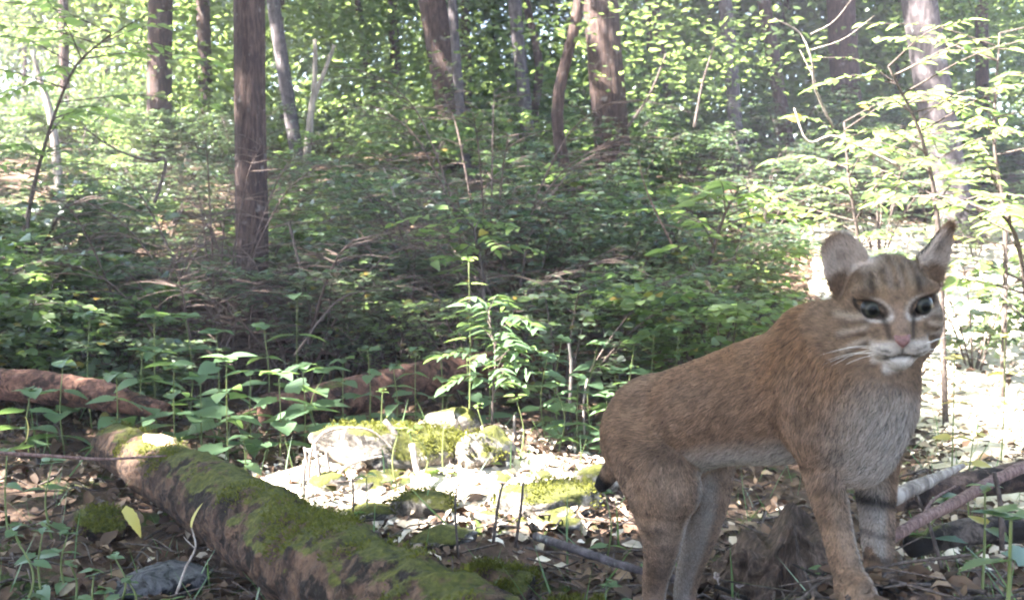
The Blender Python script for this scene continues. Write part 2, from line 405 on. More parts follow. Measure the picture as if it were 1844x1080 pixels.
make_tree('forest_tree', 'slightly bent dark trunk behind the bright leafy sapling', 1425, 260, 1380, 0, 12.5, 26, 12, M_BARK, 12, .35, .04, 3, 20, None, .55)
make_tree('forest_tree', 'broad dark trunk half hidden by the bright leafy sapling', 1535, 200, 1508, 0, 13.0, 50, 13, M_BARK, 13, .3, .02, 3, 28, None, .5)
make_tree('beech_tree', 'stout leaning grey trunk with one sunlit flank above the bobcat', 1738, 300, 1638, 0, 8.6, 62, 12, M_BARK2, 14, .35, .02, 3, 36, None, .62, ridge=.012)
make_tree('forest_tree', 'slender leaning trunk between the thick trunk and the sun-struck one', 1222, 240, 1172, 0, 14, 16, 11, M_BARK, 15, .35, .05, 3, 16, None, .5)
make_tree('forest_tree', 'dim straight trunk in the bright gap beside the stout leaning grey one', 1775, 150, 1768, 0, 14, 24, 12, M_BARK, 16, .35, .03, 2, 18, None, .6)
make_tree('forest_tree', 'thin dark trunk in the leaves beyond the broken pale snag', 115, 130, 108, 0, 14.5, 17, 11, M_BARK, 17, .35, .03, 3, 16, None, .5)
make_tree('forest_tree', 'short dark trunk of knotty limbs deep among the yellow-green leaves', 722, 160, 716, 0, 16.5, 19, 10, M_BARK, 18, .3, .05, 3, 16, None, .45, limbs=9)
make_tree('forest_tree', 'crooked dark trunk of twisting limbs deep among the leaves', 690, 120, 662, 0, 17.0, 14, 9, M_BARK, 19, .3, .12, 2, 16, None, .5, limbs=9)
MARKS = [(66, 'beyond the broken pale snag'), (284, 'beyond the stout flaking trunk'), (455, 'beyond the straight furrowed trunk'), (575, 'beyond the forked dead sapling'), (800, 'beyond the thick leaning trunk'), (950, 'beyond the two stems sharing a foot'), (1100, 'beyond the thick straight trunk'), (1320, 'beyond the sun-struck trunk'), (1500, 'beyond the bright leafy sapling'), (1700, 'beyond the stout leaning grey trunk')]
def near_mark(px): return min(MARKS, key=lambda m: abs(m[0]-px))[1]
# trunks too far back to single out
r = np.random.default_rng(77); far_px = []
for k in range(30):
    for _ in range(30):
        px = r.uniform(-60, 1900); t = r.uniform(15, 33)
        if all(abs(px-q) > 40 for q in far_px): break
    far_px.append(px)
    b = P(px, 150, t); 
    make_tree('forest_tree', 'thin far trunk standing deep in the wood, '+near_mark(px), px, 150, px+r.uniform(-25, 25), 0, t, r.uniform(150, 330)/t, r.uniform(9, 14), M_BARK if k % 2 else M_BARK2, 200+k, .3, .06, 1, 12, 'thin trunks deep in the wood', .5, limbs=3)
# leafy understory trees filling the background
for k in range(26):
    t = r.uniform(14.5, 30); px = -80+2000*(k+r.random())/26; b = P(px, 150, t); bz = float(ground_z(b[0], b[1])); H_ = r.uniform(3.5, 7.5)
    root = empty('understory_tree', (b[0], b[1], bz)); path = trunk_path(np.array([0, 0, -.05]), np.array([.3*r.normal(), .3*r.normal(), 3]), H_, .1, 700+k, 14)
    V, F = tube(path, np.linspace(.05, .015, 14), 8, .04, k); mesh_obj('trunk', V, F, M_BARK, root); add_limbs(root, path, np.linspace(.05, .015, 14), r, M_BARK, 4, .3, lo_len=.6, hi_len=1.5)
    for q in range(4):
        z = H_*(.14+.27*q)+r.normal()*.3; a = r.uniform(0, 6.28)
        inst('crown', CROWNS[r.integers(0, 4)], root, (math.cos(a)*r.uniform(.2, 1.1), math.sin(a)*.8, z), (0, 0, r.uniform(0, 6.28)), (r.uniform(.6, .95), r.uniform(.6, .95), r.uniform(.45, .7)))
    tag(root, 'small leafy understory tree with low branches, '+near_mark(px), 'tree', 'leafy understory trees in the background')
# broken snag and the forked dead sapling
def dead_stem(name, label, stems, mat=M_DEADWOOD):
    b = stems[0][0][0]; gz = float(ground_z(b[0], b[1])); root = empty(name, (b[0], b[1], gz)); off = np.array(root.location)
    for i, (pts, r0, r1) in enumerate(stems):
        sp = spline(pts, 14); V, F = tube(sp-off, np.linspace(r0, r1, 14), 12, .07, i); mesh_obj('stem' if i == 0 else 'fork', V, F, mat, root)
    tag(root, label, 'dead tree'); return root
def gp(px, py, t):
    b = P(px, py, t); b[2] = ground_z(b[0], b[1])-.03; return b
dead_stem('broken_snag', 'pale broken snag with a splintered point, bleached at the top', [([gp(118, 330, 8.0), P(96, 235, 8.0), P(74, 150, 8.0), P(58, 92, 8.0)], .036, .012)])
dead_stem('forked_dead_sapling', 'bleached dead sapling forking in two bare prongs', [([gp(545, 255, 10.6), P(560, 205, 10.6), P(566, 160, 10.6), P(568, 72, 10.6)], .038, .020), ([P(564, 180, 10.6), P(580, 140, 10.6), P(602, 82, 10.6)], .026, .016)])

# ------------------------------------------------------------------ unseen tall trees added for shade, crowns thinned to steer the sun
SHX = SUN_DIR/SUN_DIR[2]
def shade_density(sx, sy, seed=3):
    """how closed the leaf roof is above the ground point (sx,sy) along the sun's path"""
    p = np.stack([sx, sy, 0*sx], 1); nz = vnoise(p*1.15, 41)+.7*vnoise(p*2.9, 42)
    d = np.ones_like(sx)
    far = sstep(5.0, 9.0, sy)
    core = np.exp(-((sx-.7)/2.4)**4)*sstep(13.5, 11.5, sy); d = d*(1-far*(.85-.60*core)*sstep(-.6, .4, nz))
    mid = sstep(4.0, 5.0, sy)*(1-far); d = d*(1-mid*.80*sstep(.50, .85, nz))
    left = sstep(-1.2, -2.6, sx)*sstep(6.0, 7.5, sy); d = d*(1-.75*left)
    # clearing to the right
    cl = sstep(0, .5, (sx-1.05-.10*(sy-2.6)))*sstep(2.35, 2.9, sy); d = d*(1-cl)
    # gap shaped to let the sun onto the rocks
    w = .13*vnoise(p*5, 44)
    q = ((sx+.20)/.74)**2+((sy-3.22)/.64)**2
    d = d*sstep(.75, 1.15, q+w)
    hole = ((sx+.88)/.27)**2+((sy-2.92)/.20)**2; d = d*sstep(.7, 1.3, hole)  # hole shaped to drop sun on the bared wood of the log
    return d
def build_canopy():
    r = np.random.default_rng(55)
    sites = [(.9, -5.0), (4.6, -2.5), (7.4, 3.0), (8.2, 8.5)]
    for gx_ in np.arange(-13.5, 6, 3.6):
        for gy_ in np.arange(-6.5, 15, 3.6):
            x, y = gx_+r.uniform(-.8, .8), gy_+r.uniform(-.8, .8)
            # keep the stems out of view and off the sunlit spots
            if y > 0 and abs(x) < .52*y+.9: continue
            if math.hypot(x, y) < 1.5: continue
            sites.append((x, y))
    S = np.array(sites); n = 110000
    z = r.uniform(6.5, 10.5, n); sx = r.uniform(-8, 15, n); sy = r.uniform(-3, 15, n)
    x = sx+SHX[0]*(z-.25); y = sy+SHX[1]*(z-.25)
    clump = vnoise(np.stack([x, y, z*1.3], 1)*1.9, 61)
    keep = r.random(n) < shade_density(sx, sy)*(.62+.38*sstep(-.8, .2, clump))
    n2 = 16000; z2 = r.uniform(5.5, 8.5, n2); sx2 = r.uniform(-1.2, 2.4, n2); sy2 = r.uniform(.6, 3.0, n2); k2 = r.random(n2) < shade_density(sx2, sy2)  # extra leaf layer added to keep the sun off the bobcat
    x = np.concatenate([x[keep], (sx2+SHX[0]*(z2-.25))[k2]]); y = np.concatenate([y[keep], (sy2+SHX[1]*(z2-.25))[k2]]); z = np.concatenate([z[keep], z2[k2]])
    # only the part of each crown that belongs to a stem
    pos = np.stack([x, y, z], 1)
    own = np.argmin((x[:, None]-S[None, :, 0])**2+(y[:, None]-S[None, :, 1])**2, 1)
    for k, (tx, ty) in enumerate(S):
        mk = own == k; m_ = int(mk.sum())
        if m_ < 200: continue
        tz = float(ground_z(tx, ty)); root = empty('canopy_tree', (tx, ty, tz)); off = np.array(root.location)
        path = trunk_path(np.array([tx, ty, tz-.05]), np.array([tx+.1*r.normal(), ty+.1*r.normal(), tz+3]), 9.5, .08, 300+k, 20)
        V, F = tube(path-off, np.linspace(.15, .04, 20), 12, .04, k); mesh_obj('trunk', V, F, M_BARK, root)
        add_limbs(root, path-off, np.linspace(.15, .04, 20), r, M_BARK, 6, .6)
        nr = np.stack([.5*r.normal(size=m_), .5*r.normal(size=m_), np.ones(m_)], 1)+.5*SUN_DIR; dv = r.normal(size=(m_, 3))
        V, F, kk = leaf_field(pos[mk]-off, dv, nr, r.uniform(.13, .25, m_), LEAF4, 1.25)
        o = mesh_obj('crown', V, F, M_CANOPY, root, smooth=False); tint_attr(o, kk, m_, r)
        tag(root, 'tall tree out of view whose leafy crown shades the forest floor', 'tree', 'tall trees shading the place')
build_canopy()
# ------------------------------------------------------------------ understory shrubs
def shrub_meshes(seed, height, spread, nstem, size, leafmat=M_SHRUB, wild=.28, wid=1.05):
    r = np.random.default_rng(seed); stems = []; LP, LD, LN, LS = [], [], [], []
    def spray(p0, d, L, lv):
        """a flat spray: a twig with leaves on both sides, lying nearly level"""
        n = max(4, int(L/.030)); side = np.cross([0, 0, 1.0], d); side /= np.linalg.norm(side)+1e-9
        q = [p0, p0+d*L*.5+np.array([0, 0, .03*L]), p0+d*L+np.array([0, 0, -.10*L])]
        sp = spline(q, n); stems.append(tube(sp, np.linspace(.0028, .0009, n), 4, cap=False))
        for i in range(1, n):
            s = 1 if i % 2 else -1; fwd = d*.75+s*side*.8+.18*r.normal(size=3); fwd[2] = fwd[2]*.4-.10
            LP.append(sp[i]); LD.append(fwd); LN.append(np.array([0, 0, 1.0])+wild*r.normal(size=3)); LS.append(size*r.uniform(.55, 1.15))
        LP.append(sp[-1]); LD.append(d); LN.append(np.array([0, 0, 1.0])); LS.append(size)
    for k in range(nstem):
        a = 2*math.pi*k/nstem+r.uniform(-.4, .4); out = np.array([math.cos(a), math.sin(a), 0]); H = height*r.uniform(.65, 1.05); R = spread*r.uniform(.4, 1.0)
        base = out*.05*r.random()
        sp = spline([base, base+out*R*.25+np.array([0, 0, H*.45]), base+out*R*.65+np.array([0, 0, H*.85]), base+out*R+np.array([0, 0, H])], 16)
        stems.append(tube(sp, np.linspace(.009, .002, 16), 5, cap=False))
        for i in range(3, 16):
            for _ in range(2):
                if r.random() < .12: continue
                aa = a+r.uniform(-1.7, 1.7); d = np.array([math.cos(aa), math.sin(aa), r.uniform(-.05, .25)])
                spray(sp[i], d, r.uniform(.14, .42)*spread/.7, 0)
    V, F = join_parts(stems)
    o1 = mesh_obj('stem', V, F, M_TWIG); n = len(LP)
    V, F, k = leaf_field(np.array(LP), np.array(LD), np.array(LN), np.array(LS), LEAF8, wid)
    o2 = mesh_obj('foliage', V, F, leafmat, smooth=False); tint_attr(o2, k, n, r)
    a, b = o1.data, o2.data; bpy.data.objects.remove(o1); bpy.data.objects.remove(o2)
    return a, b
M_SHRUB2 = leaf_material('thicket_leaf', (.030, .046, .032), (.066, .092, .056), (.11, .17, .06), .34, .34, .6)
M_SHRUB3 = leaf_material('light_thicket_leaf', (.052, .076, .034), (.100, .136, .060), (.20, .29, .08), .40, .42, .45, rare=(.25, .16, .04))
M_DRYTWIG = bark_material('dry_twig_bark', (.07, .046, .038), (.16, .115, .098), (60, 60, 20), bump=.4)
SHRUBS = [shrub_meshes(400+i, *args) for i, args in enumerate(((.85, .62, 7, .066), (1.05, .75, 7, .055, M_SHRUB2, .5, .8), (.70, .70, 6, .085, M_SHRUB, .45, 1.15), (1.25, .80, 8, .070, M_SHRUB2, .4), (.55, .55, 6, .050, M_SHRUB3, .55, .9), (.95, .80, 6, .090, M_SHRUB3, .45, 1.05)))]
def put_shrub(x, y, kind, sc, r, label, group, name='understory_shrub'):
    z = float(ground_z(x, y)); root = empty(name, (x, y, z), r.uniform(0, 6.28)); root.scale = (sc, sc, sc*r.uniform(.85, 1.15))
    st, fo = SHRUBS[kind]; inst('stem', st, root); o = inst('foliage', fo, root); o['kind'] = 'stuff'
    tag(root, label, 'shrub', group); return root
LOOK = ['mid-green ', 'narrow-leaved dark ', 'broad-leaved ', 'dark tall-stemmed ', 'small-leaved yellowish ', 'large-leaved pale ']
MARKS2 = [(66, 'near the broken snag'), (284, 'near the flaking trunk'), (455, 'near the furrowed trunk'), (640, 'near the forked dead sapling'), (820, 'near the leaning trunk'), (960, 'near the twin stems'), (1110, 'near the thick straight trunk'), (1320, 'near the sun-struck trunk'), (1500, 'near the bright sapling'), (1720, 'near the grey trunk')]
def near_mark2(px): return min(MARKS2, key=lambda m: abs(m[0]-px))[1]
r = np.random.default_rng(91)
bare = []
for st_, _ in SHRUBS[:4]:
    c_ = st_.copy(); c_.materials.clear(); c_.materials.append(M_DRYTWIG); bare.append(c_)
for k in range(12):
    y = r.uniform(4.3, 6.2); x = r.uniform(-.44*y, .0*y); root = empty('bare_shrub', (x, y, float(ground_z(x, y))), r.uniform(0, 6.28)); root.scale = (r.uniform(.65, 1.05),)*3
    inst('stem', bare[k % 4], root); tag(root, 'leafless twiggy shrub of brown stems standing in the thicket, '+near_mark2(922+x/y*FPX)+(', low' if root.scale[0] < .85 else ', tall'), 'shrub', 'leafless shrubs in the thicket')
bands = [  # distance range, count, kinds, scale range, label, group
    (4.3, 5.2, 16, (0, 2, 4, 5), (.55, .85), 'low shrub just behind the fallen logs', 'low shrubs behind the fallen logs'),
    (5.3, 7.0, 30, (0, 1, 2, 4, 5), (.6, .95), 'shrub in the shaded thicket', 'shrubs of the shaded thicket'),
    (7.0, 9.5, 40, (0, 1, 3, 5, 4), (.5, .80), 'shrub on the rising slope', 'shrubs on the rising slope'),
    (9.5, 14.0, 70, (1, 3, 2, 5), (.50, .80), 'shrub high on the slope', 'shrubs high on the slope')]
for (y0, y1, cnt, kinds, (s0, s1), lab, grp) in bands:
    placed = []
    for k in range(cnt):
        for _ in range(40):
            y = r.uniform(y0, y1); x = r.uniform(-.50*y-.4, .50*y+.4)
            if y < 5.4 and abs(x-.0) < .75 and y < 4.8: continue
            if y < 5.9 and abs(x+.2245*y) < .30: continue
            if x > .62+.15*(y-2.5) and y < 7.6: continue     # the clearing
            if all(math.hypot(x-a, y-b) > .36*(y1-y0)**.5*(y0/6)**.5 for a, b in placed): break
        placed.append((x, y)); kd = kinds[r.integers(0, len(kinds))]; px = 922+x/y*FPX
        put_shrub(x, y, kd, r.uniform(s0, s1), r, LOOK[kd]+lab+', '+near_mark2(px), grp)
# ------------------------------------------------------------------ logs
def moss_material(name, bark_d, bark_l, cover=.5, dirz=True, scale=7.0):
    m = NT(name); c = m.coord('Object'); g = m.new('ShaderNodeNewGeometry')
    n2 = m.noise(c, 55, 6, .7); n3 = m.noise(c, scale, 6, .68, .3)
    cs = m.coord('Object', (1, 1, 1)); fib = m.noise(c, 24, 7, .75, .8)
    bark = m.ramp(fib, [(.34, tuple(x*.25 for x in bark_d)), (.48, bark_d), (.66, bark_l)])
    bark = m.mix(m.ramp(m.noise(c, 13, 5, .7, .5), [(.50, (0, 0, 0)), (.57, (1, 1, 1))]), bark, tuple(x*.22 for x in bark_d))
    moss = m.ramp(n2, [(.30, (.018, .020, .006)), (.52, (.070, .072, .014)), (.75, (.150, .145, .028))])
    sx = m.new('ShaderNodeSeparateXYZ'); m.link(g.outputs['Normal'], sx.inputs[0])
    up = m.math('MULTIPLY', sx.outputs[2], .30) if dirz else 0.0
    fac = m.math('ADD', n3, up)
    col = m.mix(m.ramp(fac, [(cover, (0, 0, 0)), (cover+.07, (1, 1, 1))]), bark, moss)
    m.base(col, .95); m.bump(m.math('ADD', m.math('MULTIPLY', fib, 1.2), n2), 1.0, .014); return m.m
M_LOG = moss_material('mossy_bark', (.052, .030, .020), (.15, .088, .056), .69, scale=11)
M_REDLOG = moss_material('rotten_red_wood', (.105, .050, .036), (.24, .125, .085), .86)
M_BROWNLOG = moss_material('brown_log_bark', (.07, .042, .032), (.17, .11, .085), .82)
M_GREYLOG = moss_material('grey_log_bark', (.065, .050, .044), (.17, .13, .11), .80)
M_ROCK = moss_material('mossy_rock', (.15, .13, .11), (.36, .33, .29), .62, scale=6)
M_SLATE = moss_material('slate_rock', (.085, .082, .088), (.15, .145, .15), .95)
M_MOSS = leaf_material('moss_tuft', (.040, .042, .008), (.115, .115, .022), (.12, .13, .02), .2, .8, .1, objrand=False)
def log(name, label, pts, radii, mat, seed, n=46, segs=28, lump=.10, cat='log'):
    path = spline(pts, n); rad = np.interp(np.linspace(0, 1, n), np.linspace(0, 1, len(radii)), radii)
    b = path[n//2]; root = empty(name, (b[0], b[1], float(ground_z(b[0], b[1])))); off = np.array(root.location)
    V, F = tube(path-off, rad, segs); C = np.repeat(path-off, segs, 0); D = V-C
    k = 1+lump*.9*fnoise(V*8, seed, 3)+lump*.8*fnoise(V*24, seed+1, 3)+lump*.45*(np.abs(vnoise(V*60, seed+2))-.5)+lump*.3*(np.abs(vnoise(V*130, seed+3))-.5)
    V = C+D*k[:, None]; o = mesh_obj('bark', V, F, mat, root)
    tag(root, label, cat); return root, V, D, path, rad
def tufts(parent, P0, N, r, n, lo=.006, hi=.016, name='moss'):
    i = r.integers(0, len(P0), n); pos = P0[i]+r.normal(size=(n, 3))*.006; nn = N[i]+.5*r.normal(size=(n, 3))
    side = r.normal(size=(n, 3))
    V, F, k = leaf_field(pos, nn, side, r.uniform(lo, hi, n), LEAF4, .8)
    o = mesh_obj(name, V, F, M_MOSS, parent, smooth=False); tint_attr(o, k, n, r); o['kind'] = 'stuff'; return o
r = np.random.default_rng(5)
lg, LV, LD, lpath, lrad = log('mossy_log', 'big moss-covered fallen log slanting down beside the sunlit rocks', [P(205, 800, 3.35), P(330, 868, 2.85), P(520, 985, 2.25), P(720, 1105, 1.85), P(930, 1235, 1.55)], [.066, .084, .090, .098, .105], M_LOG, 3, 240, 110, .10)
nrm = LD/(np.linalg.norm(LD, axis=1)[:, None]); msk = (nrm[:, 2] > .25) & (1.4*fnoise(LV*9, 71, 3)+.6*nrm[:, 2] > .80)
tufts(lg, LV[msk], nrm[msk], r, 7000, .004, .009)
# patch of bared wood on the log
def bare_patch(parent, ctr, ax_, w, n0, label):
    pts = []; n = 16
    for i in range(n):
        a = 2*math.pi*i/n; k = 1+.25*math.sin(3*a+1)+.1*math.sin(7*a); pts.append(ctr+ax_*math.cos(a)*.12*k+w*math.sin(a)*.028*k+n0*.006)
    V = [ctr+n0*.016]+pts+[p-n0*.03 for p in pts]; F = [(0, 1+i, 1+(i+1) % n) for i in range(n)]+[(1+i, 1+n+i, 1+n+(i+1) % n, 1+(i+1) % n) for i in range(n)]
    wm = NT('bare_wood'); wm.base(wm.ramp(wm.noise(wm.coord('Object', (30, 30, 30)), 2, 6), [(.3, (.24, .14, .07)), (.7, (.46, .33, .19))]), .8)
    o = mesh_obj('bare_wood', V, F, wm.m, parent); o['label'] = label
i0 = 17; axl = unit(lpath[i0+2]-lpath[i0-2]); up_ = unit(np.array([.18, -.25, 1.0])); up_ = unit(up_-axl*(up_@axl)); wl_ = np.cross(axl, up_)
i0 = int(.19*240)
axl = unit(lpath[i0+2]-lpath[i0-2]); up_ = unit(up_-axl*(up_@axl)); wl_ = np.cross(axl, up_)
bare_patch(lg, lpath[i0]-np.array(lg.location)+up_*lrad[0]*1.16, axl, wl_, up_, 'pale bared wood where the bark has come off')
log('rotten_log', 'reddish rotten log lying across the plants behind the mossy log', [P(-120, 690, 4.0), P(60, 695, 3.85), P(180, 712, 3.75), P(300, 742, 3.65)], [.060, .055, .048, .030], M_REDLOG, 11, 40, 20)
log('fallen_log', 'dark red fallen log half hidden by leaves behind the sunlit rocks', [P(480, 745, 4.05), P(640, 712, 4.3), P(800, 678, 4.6), P(1010, 640, 5.0)], [.070, .075, .078, .07], M_REDLOG, 15, 46, 22)
log('broken_log', 'brown barky log lying behind the reddish branch beside the forelegs', [P(1600, 905, 2.75), P(1730, 875, 2.8), P(1900, 850, 2.9)], [.024, .034, .04], M_BROWNLOG, 21, 30, 18)
log('split_log', 'pale splintered log end pointing up next to the far foreleg', [P(1560, 915, 2.5), P(1640, 880, 2.55), P(1735, 838, 2.65)], [.020, .020, .006], M_DEADWOOD, 25, 26, 14, .16)
log('grey_log', 'small grey log on the ground under the broad leaves', [P(1640, 985, 2.0), P(1740, 958, 2.05), P(1900, 950, 2.1)], [.018, .024, .024], M_GREYLOG, 28, 26, 16)

# ------------------------------------------------------------------ rocks
def rock_mesh(name, sx, sy, sz, seed, mat, flat=.0, sub=4):
    bm = bmesh.new(); bmesh.ops.create_icosphere(bm, subdivisions=sub, radius=1.0)
    V = np.array([v.co[:] for v in bm.verts]); rr = np.random.default_rng(seed)
    for _ in range(11):          # chop flat facets
        d = rr.normal(size=3); d /= np.linalg.norm(d); c = rr.uniform(.55, .85); h = V@d; over = np.clip(h-c, 0, None); V -= d*over[:, None]*.88
    V *= (1+.09*fnoise(V*2.5, seed, 4)+.03*fnoise(V*11, seed+1, 2))[:, None]
    V *= np.array([sx, sy, sz])
    for v, c in zip(bm.verts, V): v.co = c
    me = bpy.data.meshes.new(name); bm.to_mesh(me); bm.free(); me.materials.append(mat)
    me.polygons.foreach_set('use_smooth', np.ones(len(me.polygons), bool)); return me
def rock(label, px, py, t, sx, sy, sz, seed, mat=M_ROCK, rot=(0, 0, 0), sink=.3, name='rock', moss=0):
    b = P(px, py, t); z = float(ground_z(b[0], b[1])); me = rock_mesh(name, sx, sy, sz, seed, mat)
    o = inst(name, me, None, (b[0], b[1], z+sz*(1-2*sink)), rot); tag(o, label, 'rock')
    if moss:
        V = np.array([v.co[:] for v in me.vertices]); N = np.array([v.normal[:] for v in me.vertices]); k = (N[:, 2] > .1) & (1.3*fnoise(V*16, seed, 2)+.8*N[:, 2] > .6)
        if k.sum() > 10: tufts(o, V[k], N[k], np.random.default_rng(seed), moss, .004, .011)
    return o
rock('long flat-topped boulder in the sun with a cushion of green moss', 700, 845, 3.35, .24, .15, .085, 1, rot=(0, .05, .2), moss=4500)
rock('pointed grey-white rock in the sun with a rusty flank', 880, 850, 3.3, .10, .08, .085, 2, rot=(.1, .2, .5), sink=.2, moss=500)
rock('low mossy rock slab in the sun beside the bobcat\'s hindquarters', 985, 905, 3.0, .15, .10, .055, 3, rot=(0, -.1, .3), moss=1800)
rock('rounded white rock just behind the bobcat\'s stub tail', 1068, 870, 3.15, .075, .065, .06, 4)
rock('small mossy stone below the long sunlit boulder', 765, 912, 3.0, .10, .07, .05, 5, moss=1000)
rock('pale broken stone at the front edge of the sunny patch', 800, 950, 2.78, .085, .06, .04, 6)
rock('flat pale stone in the sun near the log', 655, 910, 3.0, .10, .06, .03, 7)
rock('white slanting stone beside the low mossy slab', 925, 925, 2.95, .06, .04, .06, 8, rot=(.2, .3, 0))
rock('small white stone at the log edge of the sunny patch', 590, 880, 3.15, .06, .05, .04, 9)
rock('pale rock at the back of the long sunlit boulder', 815, 800, 3.6, .10, .07, .07, 10)
rock('grey shadowed rock behind the long sunlit boulder', 650, 800, 3.75, .09, .06, .05, 16)
rock('dark mossy hummock of stone in front of the sunny patch', 885, 985, 2.45, .12, .10, .07, 11, M_LOG, moss=5000)
rock('low mossy stone at the bobcat\'s hind feet', 1060, 1050, 2.15, .12, .08, .06, 12, M_LOG, moss=4000)
rock('flat grey slate tilted against the foot of the mossy log', 285, 990, 2.38, .10, .075, .035, 13, M_SLATE, rot=(.35, -.12, .3), sink=.1)
rock('half-buried mossy stone in the dark leaves before the log', 180, 940, 2.7, .09, .07, .05, 14, M_LOG, moss=1200)
rock('low brown stone beside the small grey log', 1700, 1010, 1.9, .07, .05, .03, 15, M_GREYLOG)

r = np.random.default_rng(44)
for k in range(26):
    px, py = r.uniform(575, 1040), r.uniform(850, 965); g = G(px, py); s = r.uniform(.022, .055)
    o = inst('pale_stone', rock_mesh('pale_stone', s*1.3, s, s*.6, 900+k, M_ROCK, sub=3), None, (g[0], g[1], float(ground_z(g[0], g[1]))+s*.2), (r.normal()*.2, r.normal()*.2, r.uniform(0, 6)))
    tag(o, 'small pale stone lying in the sunny patch among the bigger rocks', 'stone', 'small pale stones in the sunny patch')
# ------------------------------------------------------------------ sticks
def stick(name, label, pts, r0, r1, mat=M_TWIG, n=18, segs=8, side=None, cat='stick', rough=.08, seed=0):
    sp = spline(pts, n); b = sp[0]; root = empty(name, tuple(b)); off = np.array(b)
    V, F = tube(sp-off, np.linspace(r0, r1, n), segs, rough, seed); mesh_obj('shaft', V, F, mat, root)
    for (q, a, c) in side or []:
        s2 = spline(q, 8); V, F = tube(s2-off, np.linspace(a, c, 8), 6, rough, seed+1); mesh_obj('side_twig', V, F, mat, root)
    tag(root, label, cat); return root
M_REDSTICK = bark_material('reddish_twig_bark', (.13, .075, .062), (.27, .17, .15), (60, 60, 14), bump=.6)
M_PALE = bark_material('bleached_twig', (.16, .125, .105), (.34, .29, .25), (60, 60, 10), bump=.3)
stick('fallen_branch', 'long reddish bare branch slanting up beside the bobcat\'s forelegs', [P(1585, 985, 1.80), P(1650, 940, 1.86), P(1720, 905, 1.95), P(1790, 865, 2.05), P(1900, 815, 2.2)], .0085, .0115, M_REDSTICK, 26, 10, [([P(1660, 935, 1.87), P(1680, 900, 1.95), P(1720, 875, 2.05)], .004, .002), ([P(1615, 968, 1.82), P(1590, 955, 1.8)], .004, .002)])
stick('bent_twig', 'bleached thin twig arching over the sunlit boulder', [P(556, 880, 3.2), P(560, 815, 3.2), P(585, 778, 3.2), P(630, 770, 3.2), P(672, 777, 3.2), P(712, 812, 3.2)], .005, .003, M_PALE, 24, 7, [([P(672, 777, 3.2), P(664, 766, 3.2)], .002, .001)])
stick('broken_stick', 'short white stick end poking up over the boulder', [P(735, 830, 3.25), P(715, 785, 3.25), P(692, 756, 3.25)], .008, .007, M_PALE, 8, 8)
stick('thin_twig', 'bleached twig lying along the top of the boulder', [P(600, 862, 3.2), P(640, 832, 3.2), P(740, 815, 3.25), P(830, 806, 3.3)], .005, .003, M_PALE)
stick('dead_root', 'pale dead root running down the face of the boulder', [P(742, 800, 3.14), P(752, 850, 3.10), P(775, 885, 3.05), P(790, 925, 2.98)], .009, .005, M_PALE)
stick('long_twig', 'long thin grey-brown twig lying level over the mossy log', [P(-60, 812, 2.45), P(80, 820, 2.5), P(190, 826, 2.55), P(300, 820, 2.62)], .005, .0022, M_REDSTICK)
stick('dark_stick', 'grey-violet stick lying on the litter in front of the mossy slab', [P(965, 965, 2.55), P(1040, 990, 2.4), P(1130, 1020, 2.3), P(1250, 1050, 2.2)], .010, .008, M_BARK2)
stick('forked_twig', 'thin pale twig rising before the mossy log with a pod at its tip', [P(318, 1068, 1.98), P(335, 1020, 2.0), P(352, 985, 2.0), P(345, 950, 2.0)], .0026, .0012, M_PALE, 14, 6, [([P(350, 985, 2.0), P(336, 972, 2.0), P(331, 965, 2.0)], .0012, .0006)])
uprights = [(560, 872, 548, 805, 3.2, .005, 'thin pale stem stub standing at the log edge of the sunny patch'), (575, 880, 566, 800, 3.15, .006, 'thick pale broken stalk beside the arching twig'),
            (598, 850, 588, 810, 3.2, .006, 'short curved white stalk below the arching twig'), (545, 895, 550, 835, 3.05, .005, 'tilted white stub nearest the mossy log in the sun'),
            (632, 940, 634, 858, 2.75, .003, 'dark thin stalk standing before the long boulder'), (825, 975, 822, 878, 2.6, .0032, 'dark bent dry stalk before the pointed rock'),
            (888, 950, 905, 870, 2.7, .004, 'dark dry stalk leaning in front of the pointed rock'), (928, 955, 942, 868, 2.7, .004, 'second dark dry stalk next to the pointed rock'),
            (868, 800, 866, 755, 3.6, .004, 'white snapped stalk standing behind the pointed rock'), (925, 815, 926, 748, 3.6, .005, 'yellowish broken stalk behind the pointed rock'),
            (1026, 700, 1024, 618, 3.9, .006, 'tall white snapped stalk among the green plants'), (1052, 760, 1058, 682, 3.8, .004, 'shorter white snapped stalk among the green plants'),
            (1700, 1010, 1650, 890, 1.95, .004, 'thin dark stalk crossing under the reddish branch'), (1805, 960, 1790, 850, 1.9, .005, 'dark upright stalk beside the broad leaves')]
for i, (x0, y0, x1, y1, t, rad, lab) in enumerate(uprights):
    stick('dry_stalk', lab, [P(x0, y0+30, t), P((x0+x1)/2+4*math.sin(i*2.1), (y0+y1)/2, t), P(x1, y1, t)], rad, rad*.7, M_PALE if ('white' in lab or 'pale' in lab or 'yellow' in lab) else M_TWIG, 9, 7, cat='stalk', seed=i)
